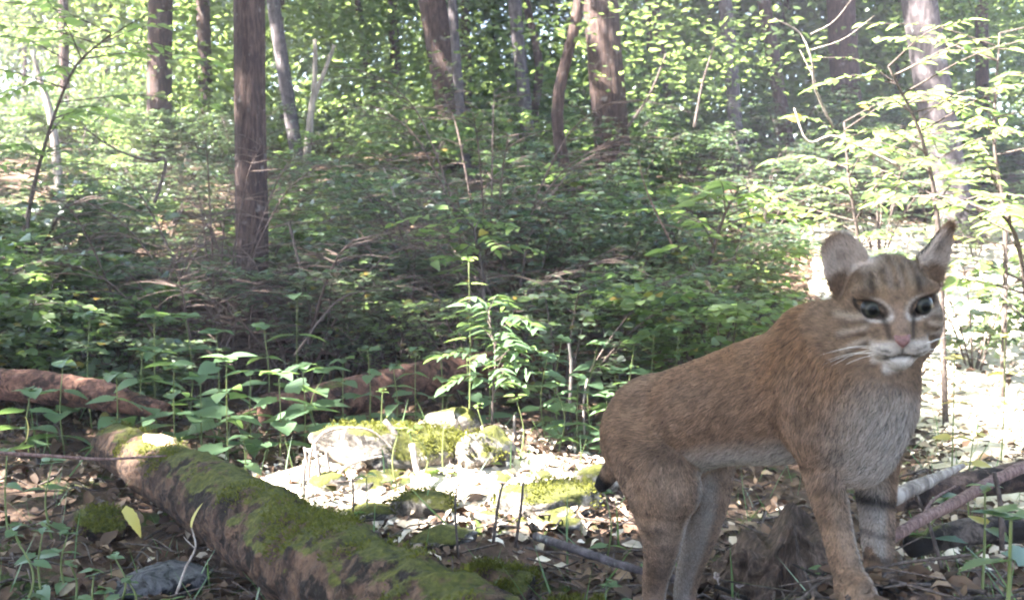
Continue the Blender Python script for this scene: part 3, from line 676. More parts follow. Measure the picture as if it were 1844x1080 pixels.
# background dead branches
stick('dead_branch', 'bare pale twiggy branch hanging among the bright sapling leaves', [P(1500, 230, 4.2), P(1468, 160, 4.15), P(1462, 110, 4.1), P(1440, 60, 4.1), P(1395, 34, 4.05)], .006, .002, M_PALE, 18, 6, [([P(1460, 62, 4.1), P(1500, 40, 4.1), P(1533, 0, 4.1)], .003, .001), ([P(1462, 90, 4.1), P(1520, 70, 4.1), P(1575, 28, 4.1)], .003, .001), ([P(1470, 150, 4.15), P(1440, 90, 4.2)], .002, .001)], 'branch')
stick('dead_branch', 'forked pinkish dry branch rising from the thicket below the thick trunk', [P(1225, 470, 5.0), P(1180, 380, 5.0), P(1160, 330, 5.0), P(1150, 290, 5.0)], .005, .002, M_REDSTICK, 14, 6, [([P(1180, 400, 5), P(1240, 420, 5), P(1270, 470, 5)], .003, .001), ([P(1170, 355, 5), P(1140, 360, 5)], .002, .001)], 'branch')
stick('dead_branch', 'bare curving pale branch below the bright sapling leaves', [P(1620, 300, 4.4), P(1560, 270, 4.4), P(1500, 245, 4.4), P(1455, 255, 4.4), P(1430, 195, 4.4)], .007, .003, M_PALE, 18, 6, None, 'branch')
stick('dark_vine', 'short black crooked dead twig hanging in the shaded thicket', [P(150, 230, 5.2), P(210, 270, 5.2), P(270, 290, 5.2), P(298, 288, 5.2), P(290, 330, 5.2), P(278, 365, 5.2)], .004, .009, M_TWIG, 20, 7, None, 'branch')
for i, (a, b, c, t) in enumerate((((700, 520), (610, 540), (530, 640), 4.6), ((1200, 95), (1170, 170), (1130, 230), 8.0), ((1290, 70), (1265, 150), (1250, 230), 8.2), ((690, 300), (720, 380), (770, 540), 6.0), ((560, 560), (540, 480), (520, 400), 5.0))):
    lab = ('dark arching stem bowing over the fallen red log', 'black leaning dead stem right of the thick trunk\'s crown of leaves', 'thin black stem slanting beside the sun-struck trunk', 'pale dry stem slanting up through the middle of the thicket', 'brown upright stem close to the furrowed trunk')[i]
    stick('thicket_stem', lab, [P(*c, t), P(*b, t), P(*a, t)], .008*t/6, .004*t/6, M_PALE if 'pale' in lab else M_TWIG, 14, 6, None, 'stem', .1, i)

# ------------------------------------------------------------------ rotten stump with bracket fungi under the bobcat
def stump():
    b = P(1400, 1000, 2.42); gz = float(ground_z(b[0], b[1])); root = empty('rotten_stump', (b[0], b[1], gz)); r = np.random.default_rng(8)
    nz, ns = 18, 44; V = []; h = .17
    for i in range(nz):
        s = i/(nz-1)
        for j in range(ns):
            a = 2*math.pi*j/ns; top = h*(.75+.35*math.sin(a*1.5+.4)+.15*math.sin(a*7)); rad = .20*(1-.45*s)+.012*math.sin(a*13+4*s)+.010*math.sin(a*23)+.012*r.normal()*.4
            V.append((rad*math.cos(a)*1.1, rad*math.sin(a), s*top-.04))
    F = [(i*ns+j, i*ns+(j+1) % ns, (i+1)*ns+(j+1) % ns, (i+1)*ns+j) for i in range(nz-1) for j in range(ns)]
    V.append((0, 0, h*.35)); F += [((nz-1)*ns+j, (nz-1)*ns+(j+1) % ns, len(V)-1) for j in range(ns)]
    m = NT('rotten_wood'); w = m.noise(m.coord('Object', (40, 40, 6)), 2, 7, .7, .4)
    m.base(m.ramp(w, [(.3, (.022, .014, .010)), (.5, (.08, .052, .038)), (.7, (.19, .13, .096))]), .95); m.bump(w, 1.0, .02)
    mesh_obj('wood', V, F, m.m, root)
    fm = NT('bracket_fungus'); c = fm.coord('Object'); s = fm.new('ShaderNodeSeparateXYZ'); fm.link(c, s.inputs[0])
    rad = fm.math('SQRT', fm.math('ADD', fm.math('POWER', s.outputs[0], 2), fm.math('POWER', s.outputs[1], 2)))
    fm.base(fm.ramp(fm.math('MULTIPLY', rad, 40), [(.0, (.05, .035, .03)), (.35, (.16, .12, .11)), (.5, (.07, .05, .045)), (.75, (.20, .16, .15)), (.84, (.24, .20, .19)), (1, (.28, .245, .235))]), .8)
    fv = [(0, 0, 0)]; nf = 14
    for k in range(nf+1):
        a = math.pi*k/nf; q = .022*(1+.08*math.sin(5*a)); fv.append((q*math.cos(a), q*math.sin(a), .003*math.sin(6*a)))
    fv += [(x, y, z-.003) for x, y, z in fv]; N1 = nf+2
    ff = [(0, k, k+1) for k in range(1, nf+1)]+[(N1, N1+k+1, N1+k) for k in range(1, nf+1)]+[(k, N1+k, N1+k+1, k+1) for k in range(1, nf+1)]
    fo = mesh_obj('bracket', fv, ff, fm.m); fme = fo.data; bpy.data.objects.remove(fo)
    for k in range(16):
        a = -math.pi/2+r.normal()*.42-.45; z = .0+.05*r.random(); q = .198*(1-.45*(z+.04)/.105)
        inst('bracket', fme, root, (q*math.cos(a)*1.1, q*math.sin(a), z), (0, 0, 0), r.uniform(.55, 1.15)).matrix_local = Matrix.Translation((q*math.cos(a)*1.1, q*math.sin(a), z)) @ Matrix.Rotation(a-math.pi/2, 4, 'Z') @ Matrix.Rotation(-.55+.2*r.normal(), 4, 'X') @ Matrix.Scale(r.uniform(.45, .85), 4)
    tag(root, 'rotten stump with frilly bracket fungi between the bobcat\'s legs', 'stump')
stump()
# loose twigs and bark chips on the floor, too small to count
r = np.random.default_rng(17); parts = []
for k in range(1500):
    y = 1.6+3.6*r.random()**1.3; x = r.uniform(-.5*y, .5*y); z = float(ground_z(x, y)); a = r.uniform(0, 6.28); L = r.uniform(.03, .22)
    d = np.array([math.cos(a), math.sin(a), r.normal()*.18]); p = np.array([x, y, z+.012+.02*r.random()])
    q = np.array([p-d*L/2, p+np.array([0, 0, .012*r.normal()]), p+d*L/2]); parts.append(tube(q, [.0028*r.uniform(.5, 1.4)]*2+[.001], 4, cap=False))
V, F = join_parts(parts); o = mesh_obj('twig_litter', V, F, M_TWIG); tag(o, 'small broken twigs littering the forest floor', 'twigs', None, 'stuff')
# heap of debris round the forepaws
parts = []
for k in range(420):
    x = .55+.24*r.normal(); y = 1.78+.22*r.normal(); z = float(ground_z(x, y)); a = r.normal()*.8+.9; L = r.uniform(.04, .26)
    d = np.array([math.cos(a), math.sin(a)*.8, r.normal()*.45]); d /= np.linalg.norm(d); p = np.array([x, y, z+.006+.02*r.random()])
    q = np.array([p-d*L/2, p, p+d*L/2]); q[:, 2] = np.minimum(q[:, 2], .26); parts.append(tube(q, [.003*r.uniform(.5, 1.8)]*2+[.0012], 5, cap=False))
V, F = join_parts(parts); o = mesh_obj('dry_straw', V, F, M_GREYLOG); tag(o, 'tangle of dry twigs and straw around the bobcat\'s forepaws', 'dry straw', None, 'stuff')
# ------------------------------------------------------------------ low plants with leaves of their own
def toothed_leaf(name, mat, asp=.62, teeth=7, droop=.18, heart=.12):
    """single broad leaf, unit length along +X, midrib folded, toothed rim"""
    n = teeth*2+1; L, R, M = [], [], []
    for i in range(n+1):
        s = i/n; w = asp*.5*(math.sin(math.pi*min(1, s*.92+.08)**.72))**.9*(1-.15*s); w *= (1+.07*(-1)**i)
        if i == n: w = 0
        x = s-(heart*(1-s)**6 if i == 0 else 0); z = -droop*s*s
        L.append((x, w, z+.22*w)); R.append((x, -w, z+.22*w)); M.append((s, 0, z))
    V = L+M+R; k = n+1; F = []
    for i in range(n): F += [(k+i, k+i+1, i+1, i), (2*k+i, 2*k+i+1, k+i+1, k+i)]
    o = mesh_obj(name, V, F, mat); me = o.data; bpy.data.objects.remove(o)
    a = me.attributes.new('tint', 'FLOAT', 'POINT'); a.data.foreach_set('value', np.full(len(me.vertices), .3, np.float32)); return me
M_STEM = NT('green_stem'); M_STEM.base((.11, .13, .045), .6); M_STEM = M_STEM.m
HERB = [toothed_leaf('leaf', M_HERB, .70, 7, .20), toothed_leaf('leaf', M_HERB, .55, 6, .30), toothed_leaf('leaf', M_HERB, .80, 8, .12, .2)]
SAPL = [toothed_leaf('leaf', M_SUNLEAF, .50, 5, .22, 0), toothed_leaf('leaf', M_SUNLEAF, .58, 5, .12, 0)]
YELL = leaf_material('yellow_leaf', (.28, .24, .08), (.40, .35, .13), (.4, .34, .08), .3, .6, .2)
YLEAF = toothed_leaf('leaf', YELL, .35, 5, .35, 0)
LANCE = [toothed_leaf('leaf', M_HERB, .42, 4, .22, 0), toothed_leaf('leaf', M_HERB, .36, 4, .3, 0)]
def frame_mat(pos, d, up, size):
    d = Vector(d).normalized(); u = Vector(up); s = u.cross(d).normalized(); u = d.cross(s)
    M = Matrix((d, s, u)).transposed().to_4x4(); M = M @ Matrix.Diagonal((size, size, size, 1)); M.translation = Vector(pos); return M
def herb(base, height, pairs, size, r, label, group=None, leaves=HERB, name='woodland_herb', lean=(0, 0), first=.25, cat='plant', opposite=True, stemr=.0028):
    base = np.array(base, float); root = empty(name, base)
    top = np.array([lean[0], lean[1], height]); sp = spline([(0, 0, -.02), top*.5+np.array([.015*r.normal(), .015*r.normal(), 0]), top], 14)
    V, F = tube(sp, np.linspace(stemr, stemr*.5, 14), 6); mesh_obj('stem', V, F, M_STEM, root)
    a = r.uniform(0, 6.28)
    for k in range(pairs):
        s = first+(1-first)*k/max(1, pairs-1); p = sp[min(13, int(s*13))]; a += math.pi/2+r.normal()*.3
        for q in ((0, math.pi) if opposite else (0,)):
            aa = a+q+r.normal()*.2; d = np.array([math.cos(aa), math.sin(aa), .15-.3*r.random()]); sz = size*(1-.45*s*s)*r.uniform(.75, 1.15)
            pet = p+d*sz*.22+np.array([0, 0, .01]); V, F = tube([p, (p+pet)/2+np.array([0, 0, .003]), pet], [.0011, .001, .0009], 4, cap=False)
            me = leaves[r.integers(0, len(leaves))]; o = bpy.data.objects.new('leaf', me); COL.objects.link(o); o.parent = root
            o.matrix_local = frame_mat(pet-d*sz*.06, d, np.array([0, 0, 1.0])+.25*r.normal(size=3), sz)
    # leaf pair at the tip
    for q in (0, math.pi):
        d = np.array([math.cos(a+1+q), math.sin(a+1+q), .25]); o = bpy.data.objects.new('leaf', leaves[0]); COL.objects.link(o); o.parent = root
        o.matrix_local = frame_mat(sp[-1], d, np.array([0, 0, 1.0])+.2*r.normal(size=3), size*.5)
    tag(root, label, cat, group); return root
def herb_mark(px): return 'next to the reddish rotten log' if px < 200 else 'between the rotten log and the furrowed trunk' if px < 400 else 'below the furrowed trunk' if px < 500 else 'next to the dark red log'
def gnd(px, t):
    b = P(px, 900, t); return (b[0], b[1], float(ground_z(b[0], b[1])))
r = np.random.default_rng(123)
# row of broad-leaved herbs behind the mossy log
for px, t, h in ((215, 3.5, .27), (262, 3.7, .33), (318, 3.55, .30), (365, 3.75, .28), (412, 3.5, .34), (455, 3.7, .27), (505, 3.55, .33), (548, 3.75, .30), (588, 3.9, .28), (60, 3.55, .26), (120, 3.7, .30), (395, 4.0, .42), (285, 4.1, .44), (480, 4.15, .46), (170, 4.1, .42), (340, 4.3, .5), (540, 4.3, .48)):
    herb(gnd(px, t), h*r.uniform(.8, 1.05), 4, .13, r, 'broad-leaved green herb behind the mossy log, '+('tall, ' if h > .38 else 'low, ')+herb_mark(px), 'broad-leaved herbs behind the mossy log')
for px, t, h in ((620, 4.05, .25), (665, 3.95, .30), (710, 3.95, .24), (750, 4.05, .30), (795, 3.9, .26), (840, 4.1, .30), (880, 3.95, .24)):
    herb(gnd(px, t), h, 4, .095, r, 'small green herb growing between the red log and the sunlit rocks', 'small herbs behind the sunlit rocks')
for px, t, h in ((985, 3.8, .30), (1010, 4.0, .36), (1040, 3.75, .26), (1075, 3.95, .38), (1105, 3.8, .30), (1140, 4.0, .40), (1175, 4.2, .42), (1220, 4.1, .44), (1000, 3.6, .22), (1090, 3.55, .22), (1270, 4.3, .48), (1330, 4.2, .52), (1400, 4.1, .55)):
    herb(gnd(px, t), h, 5, .088, r, 'leafy green herb in the clump behind the bobcat\'s back', 'herbs clumped behind the bobcat')
herb(gnd(845, 3.75), .56, 6, .085, r, 'thin pale-tipped herb beside the tall bright one', None, SAPL, 'tall_herb', (.0, 0), .55)
for px, t, h in ((25, 2.25, .16), (75, 2.3, .15), (120, 2.35, .13), (15, 2.6, .22), (95, 2.65, .18)):
    herb(gnd(px, t), h, 3, .055, r, 'low herb in the dark corner beneath the long level twig', 'low herbs beneath the long twig')
for px, t, h in ((125, 2.28, .09), (165, 2.25, .08), (205, 2.3, .10), (185, 2.15, .07), (230, 2.22, .07), (60, 2.12, .06)):
    herb(gnd(px, t), h, 2, .045, r, 'small creeping herb beside the grey slate', 'creeping herbs beside the slate')
herb(gnd(305, 1.98), .11, 1, .05, r, 'round-leaved seedling at the foot of the mossy log', None, [HERB[2]])
herb(gnd(440, 2.95), .20, 3, .07, r, 'drooping leafy herb leaning over the far side of the mossy log', None)
herb(gnd(660, 2.95), .13, 2, .06, r, 'single green herb lit against the long boulder', None)
for px, t, h in ((800, 2.35, .08), (850, 2.2, .06), (1100, 2.3, .06), (1120, 2.12, .07), (1060, 2.0, .05), (1180, 2.6, .1), (1090, 2.7, .16)):
    herb(gnd(px, t), h, 2, .05, r, 'little green herb among the litter by the bobcat\'s hind legs', 'little herbs by the hind legs')
for px, t, h in ((745, 3.2, .15), (860, 3.25, .2), (720, 3.15, .18), (930, 3.35, .2), (690, 3.3, .22), (800, 3.2, .17)):
    herb(gnd(px, t), h, 2, .055, r, 'light green herb rooted between the bright rocks', 'herbs between the bright rocks', SAPL)
# broad leaves at the right edge
herb(P(1815, 1120, 1.55)-np.array([0, 0, .10]), .24, 3, .105, r, 'plant with large blue-green leaves in front of the grey log', None, [HERB[2]], 'broad_leaf_plant', (0, 0), .45, stemr=.004)
herb(P(1700, 1020, 2.0)-np.array([0, 0, .04]), .15, 2, .075, r, 'soft green leafy plant below the reddish branch', None, [HERB[2]], 'broad_leaf_plant', (0, 0), .6)
herb(P(1770, 1010, 1.95)-np.array([0, 0, .04]), .16, 2, .065, r, 'yellow-green leafy plant between the branch and the grey log', None, [SAPL[1]], 'broad_leaf_plant', (0, 0), .6)
herb(P(1480, 1075, 2.0)-np.array([0, 0, .04]), .08, 2, .06, r, 'pale green seedling between the forelegs and the stump', None, [HERB[0]])
# curled yellow leaf and seed pod
o = inst('curled_leaf', YLEAF, None, P(222, 915, 2.35), (1.1, .9, .6), .085); tag(o, 'curled yellow dead leaf hanging over the slate', 'leaf')
o = inst('seed_pod', YLEAF, None, P(345, 950, 2.0), (.2, -1.45, .3), .045); tag(o, 'narrow yellow seed pod at the tip of the thin pale twig', 'seed pod')
o = inst('dead_leaf', YLEAF, None, P(430, 880, 2.72), (.1, .0, .3), .075); tag(o, 'tan dead leaf lying on the moss of the big log', 'leaf')
o = inst('dead_leaf', YLEAF, None, P(45, 750, 3.1), (.4, 1.2, .9), .07); tag(o, 'yellowing leaf hanging before the reddish rotten log', 'leaf')

# ------------------------------------------------------------------ saplings with sunlit leaves on the right
def sapling(base, pts, nbranch, size, r, label, spread=.55, name='leafy_sapling', z0=.25, mats=SAPL, cap_=300, sr=.013):
    base = np.array(base, float); root = empty(name, base); sp = spline([np.array(p)-base for p in pts], 24)
    V, F = tube(sp, np.linspace(sr, sr*.3, 24), 8, .04); mesh_obj('stem', V, F, M_TWIG, root); cnt = 0
    for k in range(nbranch):
        i = int(24*(z0+(1-z0)*k/nbranch)); p = sp[min(i, 23)]; a = r.uniform(0, 6.28); L = spread*r.uniform(.5, 1.0)
        d = np.array([math.cos(a), math.sin(a), r.uniform(-.1, .35)]); q = spline([p, p+d*L*.5+np.array([0, 0, .04]), p+d*L], 9)
        V, F = tube(q, np.linspace(sr*.3, sr*.12, 9), 5, cap=False); br = mesh_obj('branch', V, F, M_TWIG, root)
        side = np.cross([0, 0, 1.0], d); side /= np.linalg.norm(side)
        for j in range(2, 9):
            for s in (-1, 1):
                if r.random() < .2 or cnt >= cap_: continue
                dd = d*.6+s*side*.9+.2*r.normal(size=3); dd[2] = dd[2]*.5-.12
                o = bpy.data.objects.new('leaf', mats[r.integers(0, len(mats))]); COL.objects.link(o); o.parent = br; cnt += 1
                o.matrix_local = frame_mat(q[j], dd, np.array([0, 0, 1.0])+.3*r.normal(size=3), size*r.uniform(.6, 1.1))
    tag(root, label, 'sapling'); return root
def sap(px0, t0, ptspx, *a, **k):
    g = gnd(px0, t0); return sapling(g, [g]+[P(*q) for q in ptspx], *a, **k)
sap(1700, 4.5, [(1690, 420, 4.4), (1660, 250, 4.3), (1600, 120, 4.2)], 26, .064, r, 'sapling with bright glossy leaves reaching over the dead pale branch', .62, z0=.35)
sap(1800, 5.0, [(1810, 420, 5.0), (1790, 250, 5.0), (1800, 60, 5.0)], 26, .068, r, 'sunlit sapling standing in the bright clearing', .7, z0=.2)
sap(1560, 5.2, [(1555, 500, 5.2), (1530, 330, 5.1), (1520, 220, 5.1)], 24, .066, r, 'leafy sapling rising right behind the bobcat\'s head', .6, z0=.3)
sap(1850, 3.6, [(1850, 560, 3.6), (1830, 430, 3.5), (1800, 380, 3.4)], 14, .085, r, 'sunlit sapling leaning in at the edge of the clearing', .45, z0=.3)
sap(1260, 5.0, [(1270, 520, 5.0), (1300, 400, 4.9), (1330, 340, 4.8)], 14, .085, r, 'low sapling whose top spray catches the sun above the bobcat\'s back', .5, z0=.4)
sap(60, 5.6, [(50, 400, 5.6), (120, 150, 5.4), (200, 60, 5.2)], 18, .09, r, 'sapling arching above the broken snag with yellow-green leaves', .75, z0=.45)
sap(880, 5.0, [(870, 520, 5.0), (860, 450, 5.0), (850, 400, 5.0)], 12, .075, r, 'little sapling with sun-flecked leaves in the middle of the thicket', .4, z0=.4)
sap(885, 3.6, [(888, 700, 3.6), (892, 640, 3.6), (880, 560, 3.6)], 22, .060, r, 'bright young sapling with lance-shaped leaves rising behind the sunlit rocks', .19, z0=.3, sr=.0045, mats=LANCE)
YBROAD = toothed_leaf('leaf', YELL, .7, 6, .2, .1)
for px, t, h, lab in ((1712, 3.2, .42, 'seedling with orange-yellow leaves in the bright clearing next to the bobcat'), (1750, 3.0, .26, 'yellow-leaved seedling behind the split log'), (1800, 3.6, .40, 'yellowing seedling at the far side of the clearing')):
    herb(gnd(px, t), h, 3, .06, r, lab, None, [YBROAD], 'yellow_seedling', (0, 0), .5)
# grass and dry stems, too many to count
r = np.random.default_rng(66); n = 420; y = 1.9+2.6*r.random(n); x = r.uniform(-.5, .5, n)*y; keep = (np.abs(x+.2) > .1)
pos = np.stack([x, y, ground_z(x, y)-.005], 1); dv = np.stack([.4*r.normal(size=n), .4*r.normal(size=n), np.ones(n)], 1)
V, F, k = leaf_field(pos, dv, r.normal(size=(n, 3)), r.uniform(.05, .20, n), (np.array([[0, .018, 0], [0, -.018, 0], [.55, -.014, .04], [.55, .014, .04], [1, 0, .12]]), np.array([[0, 1, 2], [0, 2, 3], [3, 2, 4]])), .8)
o = mesh_obj('grass', V, F, M_HERB, smooth=False); tint_attr(o, k, n, r); tag(o, 'thin grass blades and stems standing among the litter', 'grass', None, 'stuff')
# ------------------------------------------------------------------ bobcat
def build_bobcat():
    VOX = 0.0040
    # joints: photograph pixel, distance, radius
    J = lambda px, py, t: P(px, py, t)
    chains = []          # (points, radii, blend)
    chains.append(([J(1185,772,2.15), J(1300,737,2.00), J(1400,716,1.90), J(1498,702,1.80)], [.092,.093,.103,.100], .03))
    chains.append(([J(1150,800,2.19), J(1185,772,2.15)], [.070,.09], .03))
    chains.append(([J(1462,625,1.84), J(1500,640,1.80)], [.055,.08], .04))                       # withers
    chains.append(([J(1525,690,1.77), J(1552,725,1.72), J(1545,795,1.735)], [.095,.078,.060], .03))
    chains.append(([J(1500,660,1.79), J(1560,630,1.73), J(1592,580,1.72)], [.09,.074,.064], .04))       # neck
    chains.append(([J(1452,610,1.80), J(1468,690,1.742), J(1482,775,1.725)], [.045,.052,.044], .010))      # shoulder
    chains.append(([J(1150,780,2.13), J(1180,830,2.05), J(1215,880,2.01)], [.066,.066,.046], .012))         # haunch
    # legs
    chains.append(([J(1178,810,2.08), J(1188,895,2.04), J(1192,980,2.06), J(1178,1062,2.12), J(1182,1150,2.08), J(1215,1185,2.00)], [.073,.056,.034,.022,.021,.024], .03))
    chains.append(([J(1262,812,2.14), J(1272,892,2.10), J(1262,962,2.13), J(1234,1060,2.19), J(1240,1140,2.16), J(1268,1172,2.09)], [.066,.043,.031,.022,.020,.023], .025))
    chains.append(([J(1470,740,1.765), J(1478,800,1.75), J(1484,855,1.74), J(1506,950,1.70), J(1524,1020,1.675), J(1538,1062,1.655)], [.060,.040,.028,.0225,.0215,.0225], .02))
    chains.append(([J(1572,790,1.80), J(1576,855,1.80), J(1580,950,1.775), J(1583,1010,1.755), J(1586,1042,1.74)], [.046,.031,.0255,.022,.022], .016))
    chains.append(([J(1112,835,2.24), J(1094,858,2.26), J(1083,874,2.27)], [.022,.017,.013], .012))      # tail
    # paws with toes
    for c, (px, py, t) in enumerate(((1548,1074,1.63), (1590,1056,1.715))):
        base = J(px, py, t); ctr = base+np.array([0, .012, .0])
        chains.append(([ctr+np.array([0, .012, 0]), ctr], [.027,.026], .012))
        for k in range(4):
            ox = (-.024, -.009, .008, .022)[k]; oy = (-.012, -.022, -.021, -.010)[k]
            chains.append(([base+np.array([ox*.7, 0, -.006]), base+np.array([ox, oy, -.010])], [.013,.0125], .006))
    for px, py, t in ((1215,1190,1.99), (1268,1177,2.08)):
        base = J(px, py, t)
        for k in range(4):
            chains.append(([base+np.array([-.02+.013*k, 0, -.004]), base+np.array([-.02+.014*k, -.03, -.008])], [.013,.012], .006))
    # head frame: x image right, y facing, z up
    yaw, pit, roll = math.radians(-9), math.radians(11), math.radians(5)
    HO = J(1603, 548, 1.705)
    f = np.array([math.sin(yaw)*math.cos(pit), -math.cos(yaw)*math.cos(pit), -math.sin(pit)])
    # aim relative to the line of sight
    r0 = unit(np.cross(f, [0, 0, 1.0])); r0 = -r0 if r0[0] < 0 else r0
    u0 = unit(np.cross(r0, f)); u0 = -u0 if u0[2] < 0 else u0
    rx = r0*math.cos(roll)+u0*math.sin(roll); uz = -r0*math.sin(roll)+u0*math.cos(roll)
    HM = np.stack([rx, f, uz], 1)           # local -> world columns
    H = lambda x, y, z: HO+HM@np.array([x, y, z])
    ells = []            # (centre local, radii, blend) in the head frame
    ells += [((0,-.010,.012),(.058,.072,.056),.02), ((0,.030,.008),(.053,.046,.045),.02),
             ((0,.062,-.034),(.038,.036,.027),.016), ((0,.058,-.053),(.028,.034,.020),.012),
             ((.038,.006,-.026),(.032,.044,.040),.02), ((-.038,.006,-.026),(.032,.044,.040),.02),
             ((.043,-.012,-.048),(.022,.028,.034),.02), ((-.043,-.012,-.048),(.022,.028,.034),.02)]
    for s in (-1, 1):
        ells += [((s*.0205,.083,-.040),(.0205,.0185,.0155),.008), ((s*.034,.050,.034),(.024,.020,.010),.012),
                 ((s*.043,.048,-.014),(.021,.023,.016),.012)]
    hcaps = [((0,.050,.018),(0,.094,-.020),.021,.0115,.014), ((0,.080,-.061),(0,.070,-.058),.0130,.016,.010)]
    allp = np.concatenate([np.array(c[0]) for c in chains]+[[HO]])
    lo = allp.min(0)-.16; hi = allp.max(0)+.2
    n = np.ceil((hi-lo)/VOX).astype(int)
    ax = [lo[i]+VOX*np.arange(n[i]) for i in range(3)]
    D = np.full(tuple(n), 1.0, np.float32)
    def box(mn, mx):
        a = np.clip(((mn-lo)/VOX).astype(int), 0, n-1); b = np.clip(((mx-lo)/VOX).astype(int)+2, 1, n)
        sl = tuple(slice(a[i], b[i]) for i in range(3))
        X, Y, Z = np.meshgrid(*[ax[i][sl[i]] for i in range(3)], indexing='ij')
        return sl, np.stack([X, Y, Z], -1)
    def smin(sl, d, k):
        o = D[sl]; h = np.clip(0.5+0.5*(o-d)/k, 0, 1)
        D[sl] = (o*(1-h)+d*h-k*h*(1-h)).astype(np.float32)
    def smax(sl, d, k):
        o = -D[sl]; d = d; h = np.clip(0.5+0.5*(o-d)/k, 0, 1)
        D[sl] = -(o*(1-h)+d*h-k*h*(1-h)).astype(np.float32)
    for pts, rad, k in chains:
        arr = np.array(pts); m = max(rad)+.05; ns = 3*(len(pts)-1)+1
        sp = spline(np.column_stack([arr, rad]), ns); pts, rad = sp[:, :3], sp[:, 3]
        sl, Q = box(arr.min(0)-m, arr.max(0)+m); d = None
        for i in range(len(pts)-1):
            a, b, ra, rb = pts[i], pts[i+1], rad[i], rad[i+1]
            ab = b-a; tt = np.clip(((Q-a)@ab)/(ab@ab), 0, 1)
            di = np.linalg.norm(Q-a-tt[..., None]*ab, axis=-1)-(ra+(rb-ra)*tt)
            d = di if d is None else np.minimum(d, di)
        smin(sl, d, k)
    hlo, hhi = HO-.17, HO+.17
    sl, Q = box(hlo, hhi); L = (Q-HO)@HM
    for c, r, k in ells:
        q = (L-np.array(c))/np.array(r); l = np.linalg.norm(q, axis=-1)
        smin(sl, (l-1)*min(r)*1.15, k)
    for a, b, ra, rb, k in hcaps:
        a = np.array(a); b = np.array(b); ab = b-a; tt = np.clip(((L-a)@ab)/(ab@ab), 0, 1)
        smin(sl, np.linalg.norm(L-a-tt[..., None]*ab, axis=-1)-(ra+(rb-ra)*tt), k)
    # eye openings, slanted almonds
    EYE = {s: np.array([s*.0350, .0625, .013]) for s in (-1, 1)}
    for s in (-1, 1):
        q = L-EYE[s]-np.array([0, .012, 0]); ca, sa = math.cos(s*.28), math.sin(s*.28)
        qx = q[..., 0]*ca+q[..., 2]*sa; qz = -q[..., 0]*sa+q[..., 2]*ca
        l = np.sqrt((qx/.0155)**2+(q[..., 1]/.022)**2+((qz+.0030)/.0058)**2)
        smax(sl, (l-1)*.0085, .004)
        # mouth line
    q = L-np.array([0, .094, -.0505]); l = np.sqrt((q[..., 0]/.022)**2+(q[..., 1]/.02)**2+((q[..., 2]+8*q[..., 0]**2)/.0028)**2)
    smax(sl, (l-1)*.003, .003)
    # ears: base, tip, facing, half width, cup depth (head frame)
    EARS = [dict(b=np.array([-.050,-.012,.040]), t=np.array([-.074,-.012,.110]), n=unit([-.12,.98,.05]), W=.0315, c=.018),
            dict(b=np.array([.056,-.016,.040]), t=np.array([.093,-.012,.115]), n=unit([.62,.78,.0]), W=.027, c=.016)]
    for e in EARS:
        axv = e['t']-e['b']; Ln = np.linalg.norm(axv); axv = axv/Ln
        nn = unit(e['n']-axv*(e['n']@axv)); w = np.cross(axv, nn)
        e['ax'], e['nn'], e['w'], e['L'] = axv, nn, w, Ln
        q = L-e['b']; s_ = q@axv; u = q@w; v = q@nn
        sn = np.clip(s_/Ln, -.3, 1.0)
        pw = 3.6 if e is EARS[0] else 1.6
        W = e['W']*np.clip(1-np.clip(sn, 0, 1)**pw, 0, 1)**(.55 if e is EARS[0] else .8)+.0015
        vs = e['c']*((np.clip(u/np.maximum(W, .006), -1.2, 1.2))**2-.75)*(1-.55*np.clip(sn, 0, 1))
        th = .0052-.0018*np.clip(sn, 0, 1)
        d = np.maximum(np.abs(v-vs)*.75-th, np.maximum(np.abs(u)-W, np.maximum(s_-Ln, -.03-s_)))
        smin(sl, d, .007)
    # ---- surface nets
    ins = D < 0
    c8 = [ins[i:n[0]-1+i, j:n[1]-1+j, k:n[2]-1+k] for i in (0, 1) for j in (0, 1) for k in (0, 1)]
    cnt = sum(c.astype(np.int8) for c in c8); act = (cnt > 0) & (cnt < 8)
    ci = np.argwhere(act); idx = np.full(act.shape, -1, np.int64); idx[act] = np.arange(len(ci))
    acc = np.zeros((len(ci), 3)); num = np.zeros(len(ci))
    cor = [(i, j, k) for i in (0, 1) for j in (0, 1) for k in (0, 1)]
    for a in cor:
        for axis in range(3):
            if a[axis]: continue
            b = list(a); b[axis] = 1
            pa = ci+a; pb = ci+b
            da = D[pa[:, 0], pa[:, 1], pa[:, 2]]; db = D[pb[:, 0], pb[:, 1], pb[:, 2]]
            m = (da < 0) != (db < 0); tt = da[m]/(da[m]-db[m])
            acc[m] += np.array(a)+tt[:, None]*(np.array(b)-np.array(a)); num[m] += 1
    V = lo+VOX*(ci+acc/num[:, None])
    faces = []
    for axis in range(3):
        o1, o2 = [(1, 2), (2, 0), (0, 1)][axis]
        s0 = [slice(None)]*3; s1 = [slice(None)]*3; s0[axis] = slice(0, -1); s1[axis] = slice(1, None)
        A, B = ins[tuple(s0)], ins[tuple(s1)]
        e = np.argwhere(A != B); e = e[(e[:, o1] > 0) & (e[:, o2] > 0) & (e[:, o1] < n[o1]-1) & (e[:, o2] < n[o2]-1)]
        sgn = A[e[:, 0], e[:, 1], e[:, 2]]
        def cell(d1, d2):
            q = e.copy(); q[:, o1] -= d1; q[:, o2] -= d2; return idx[q[:, 0], q[:, 1], q[:, 2]]
        f4 = np.stack([cell(1, 1), cell(0, 1), cell(0, 0), cell(1, 0)], 1)
        f4[~sgn] = f4[~sgn][:, ::-1]; faces.append(f4)
    Fq = np.concatenate(faces)
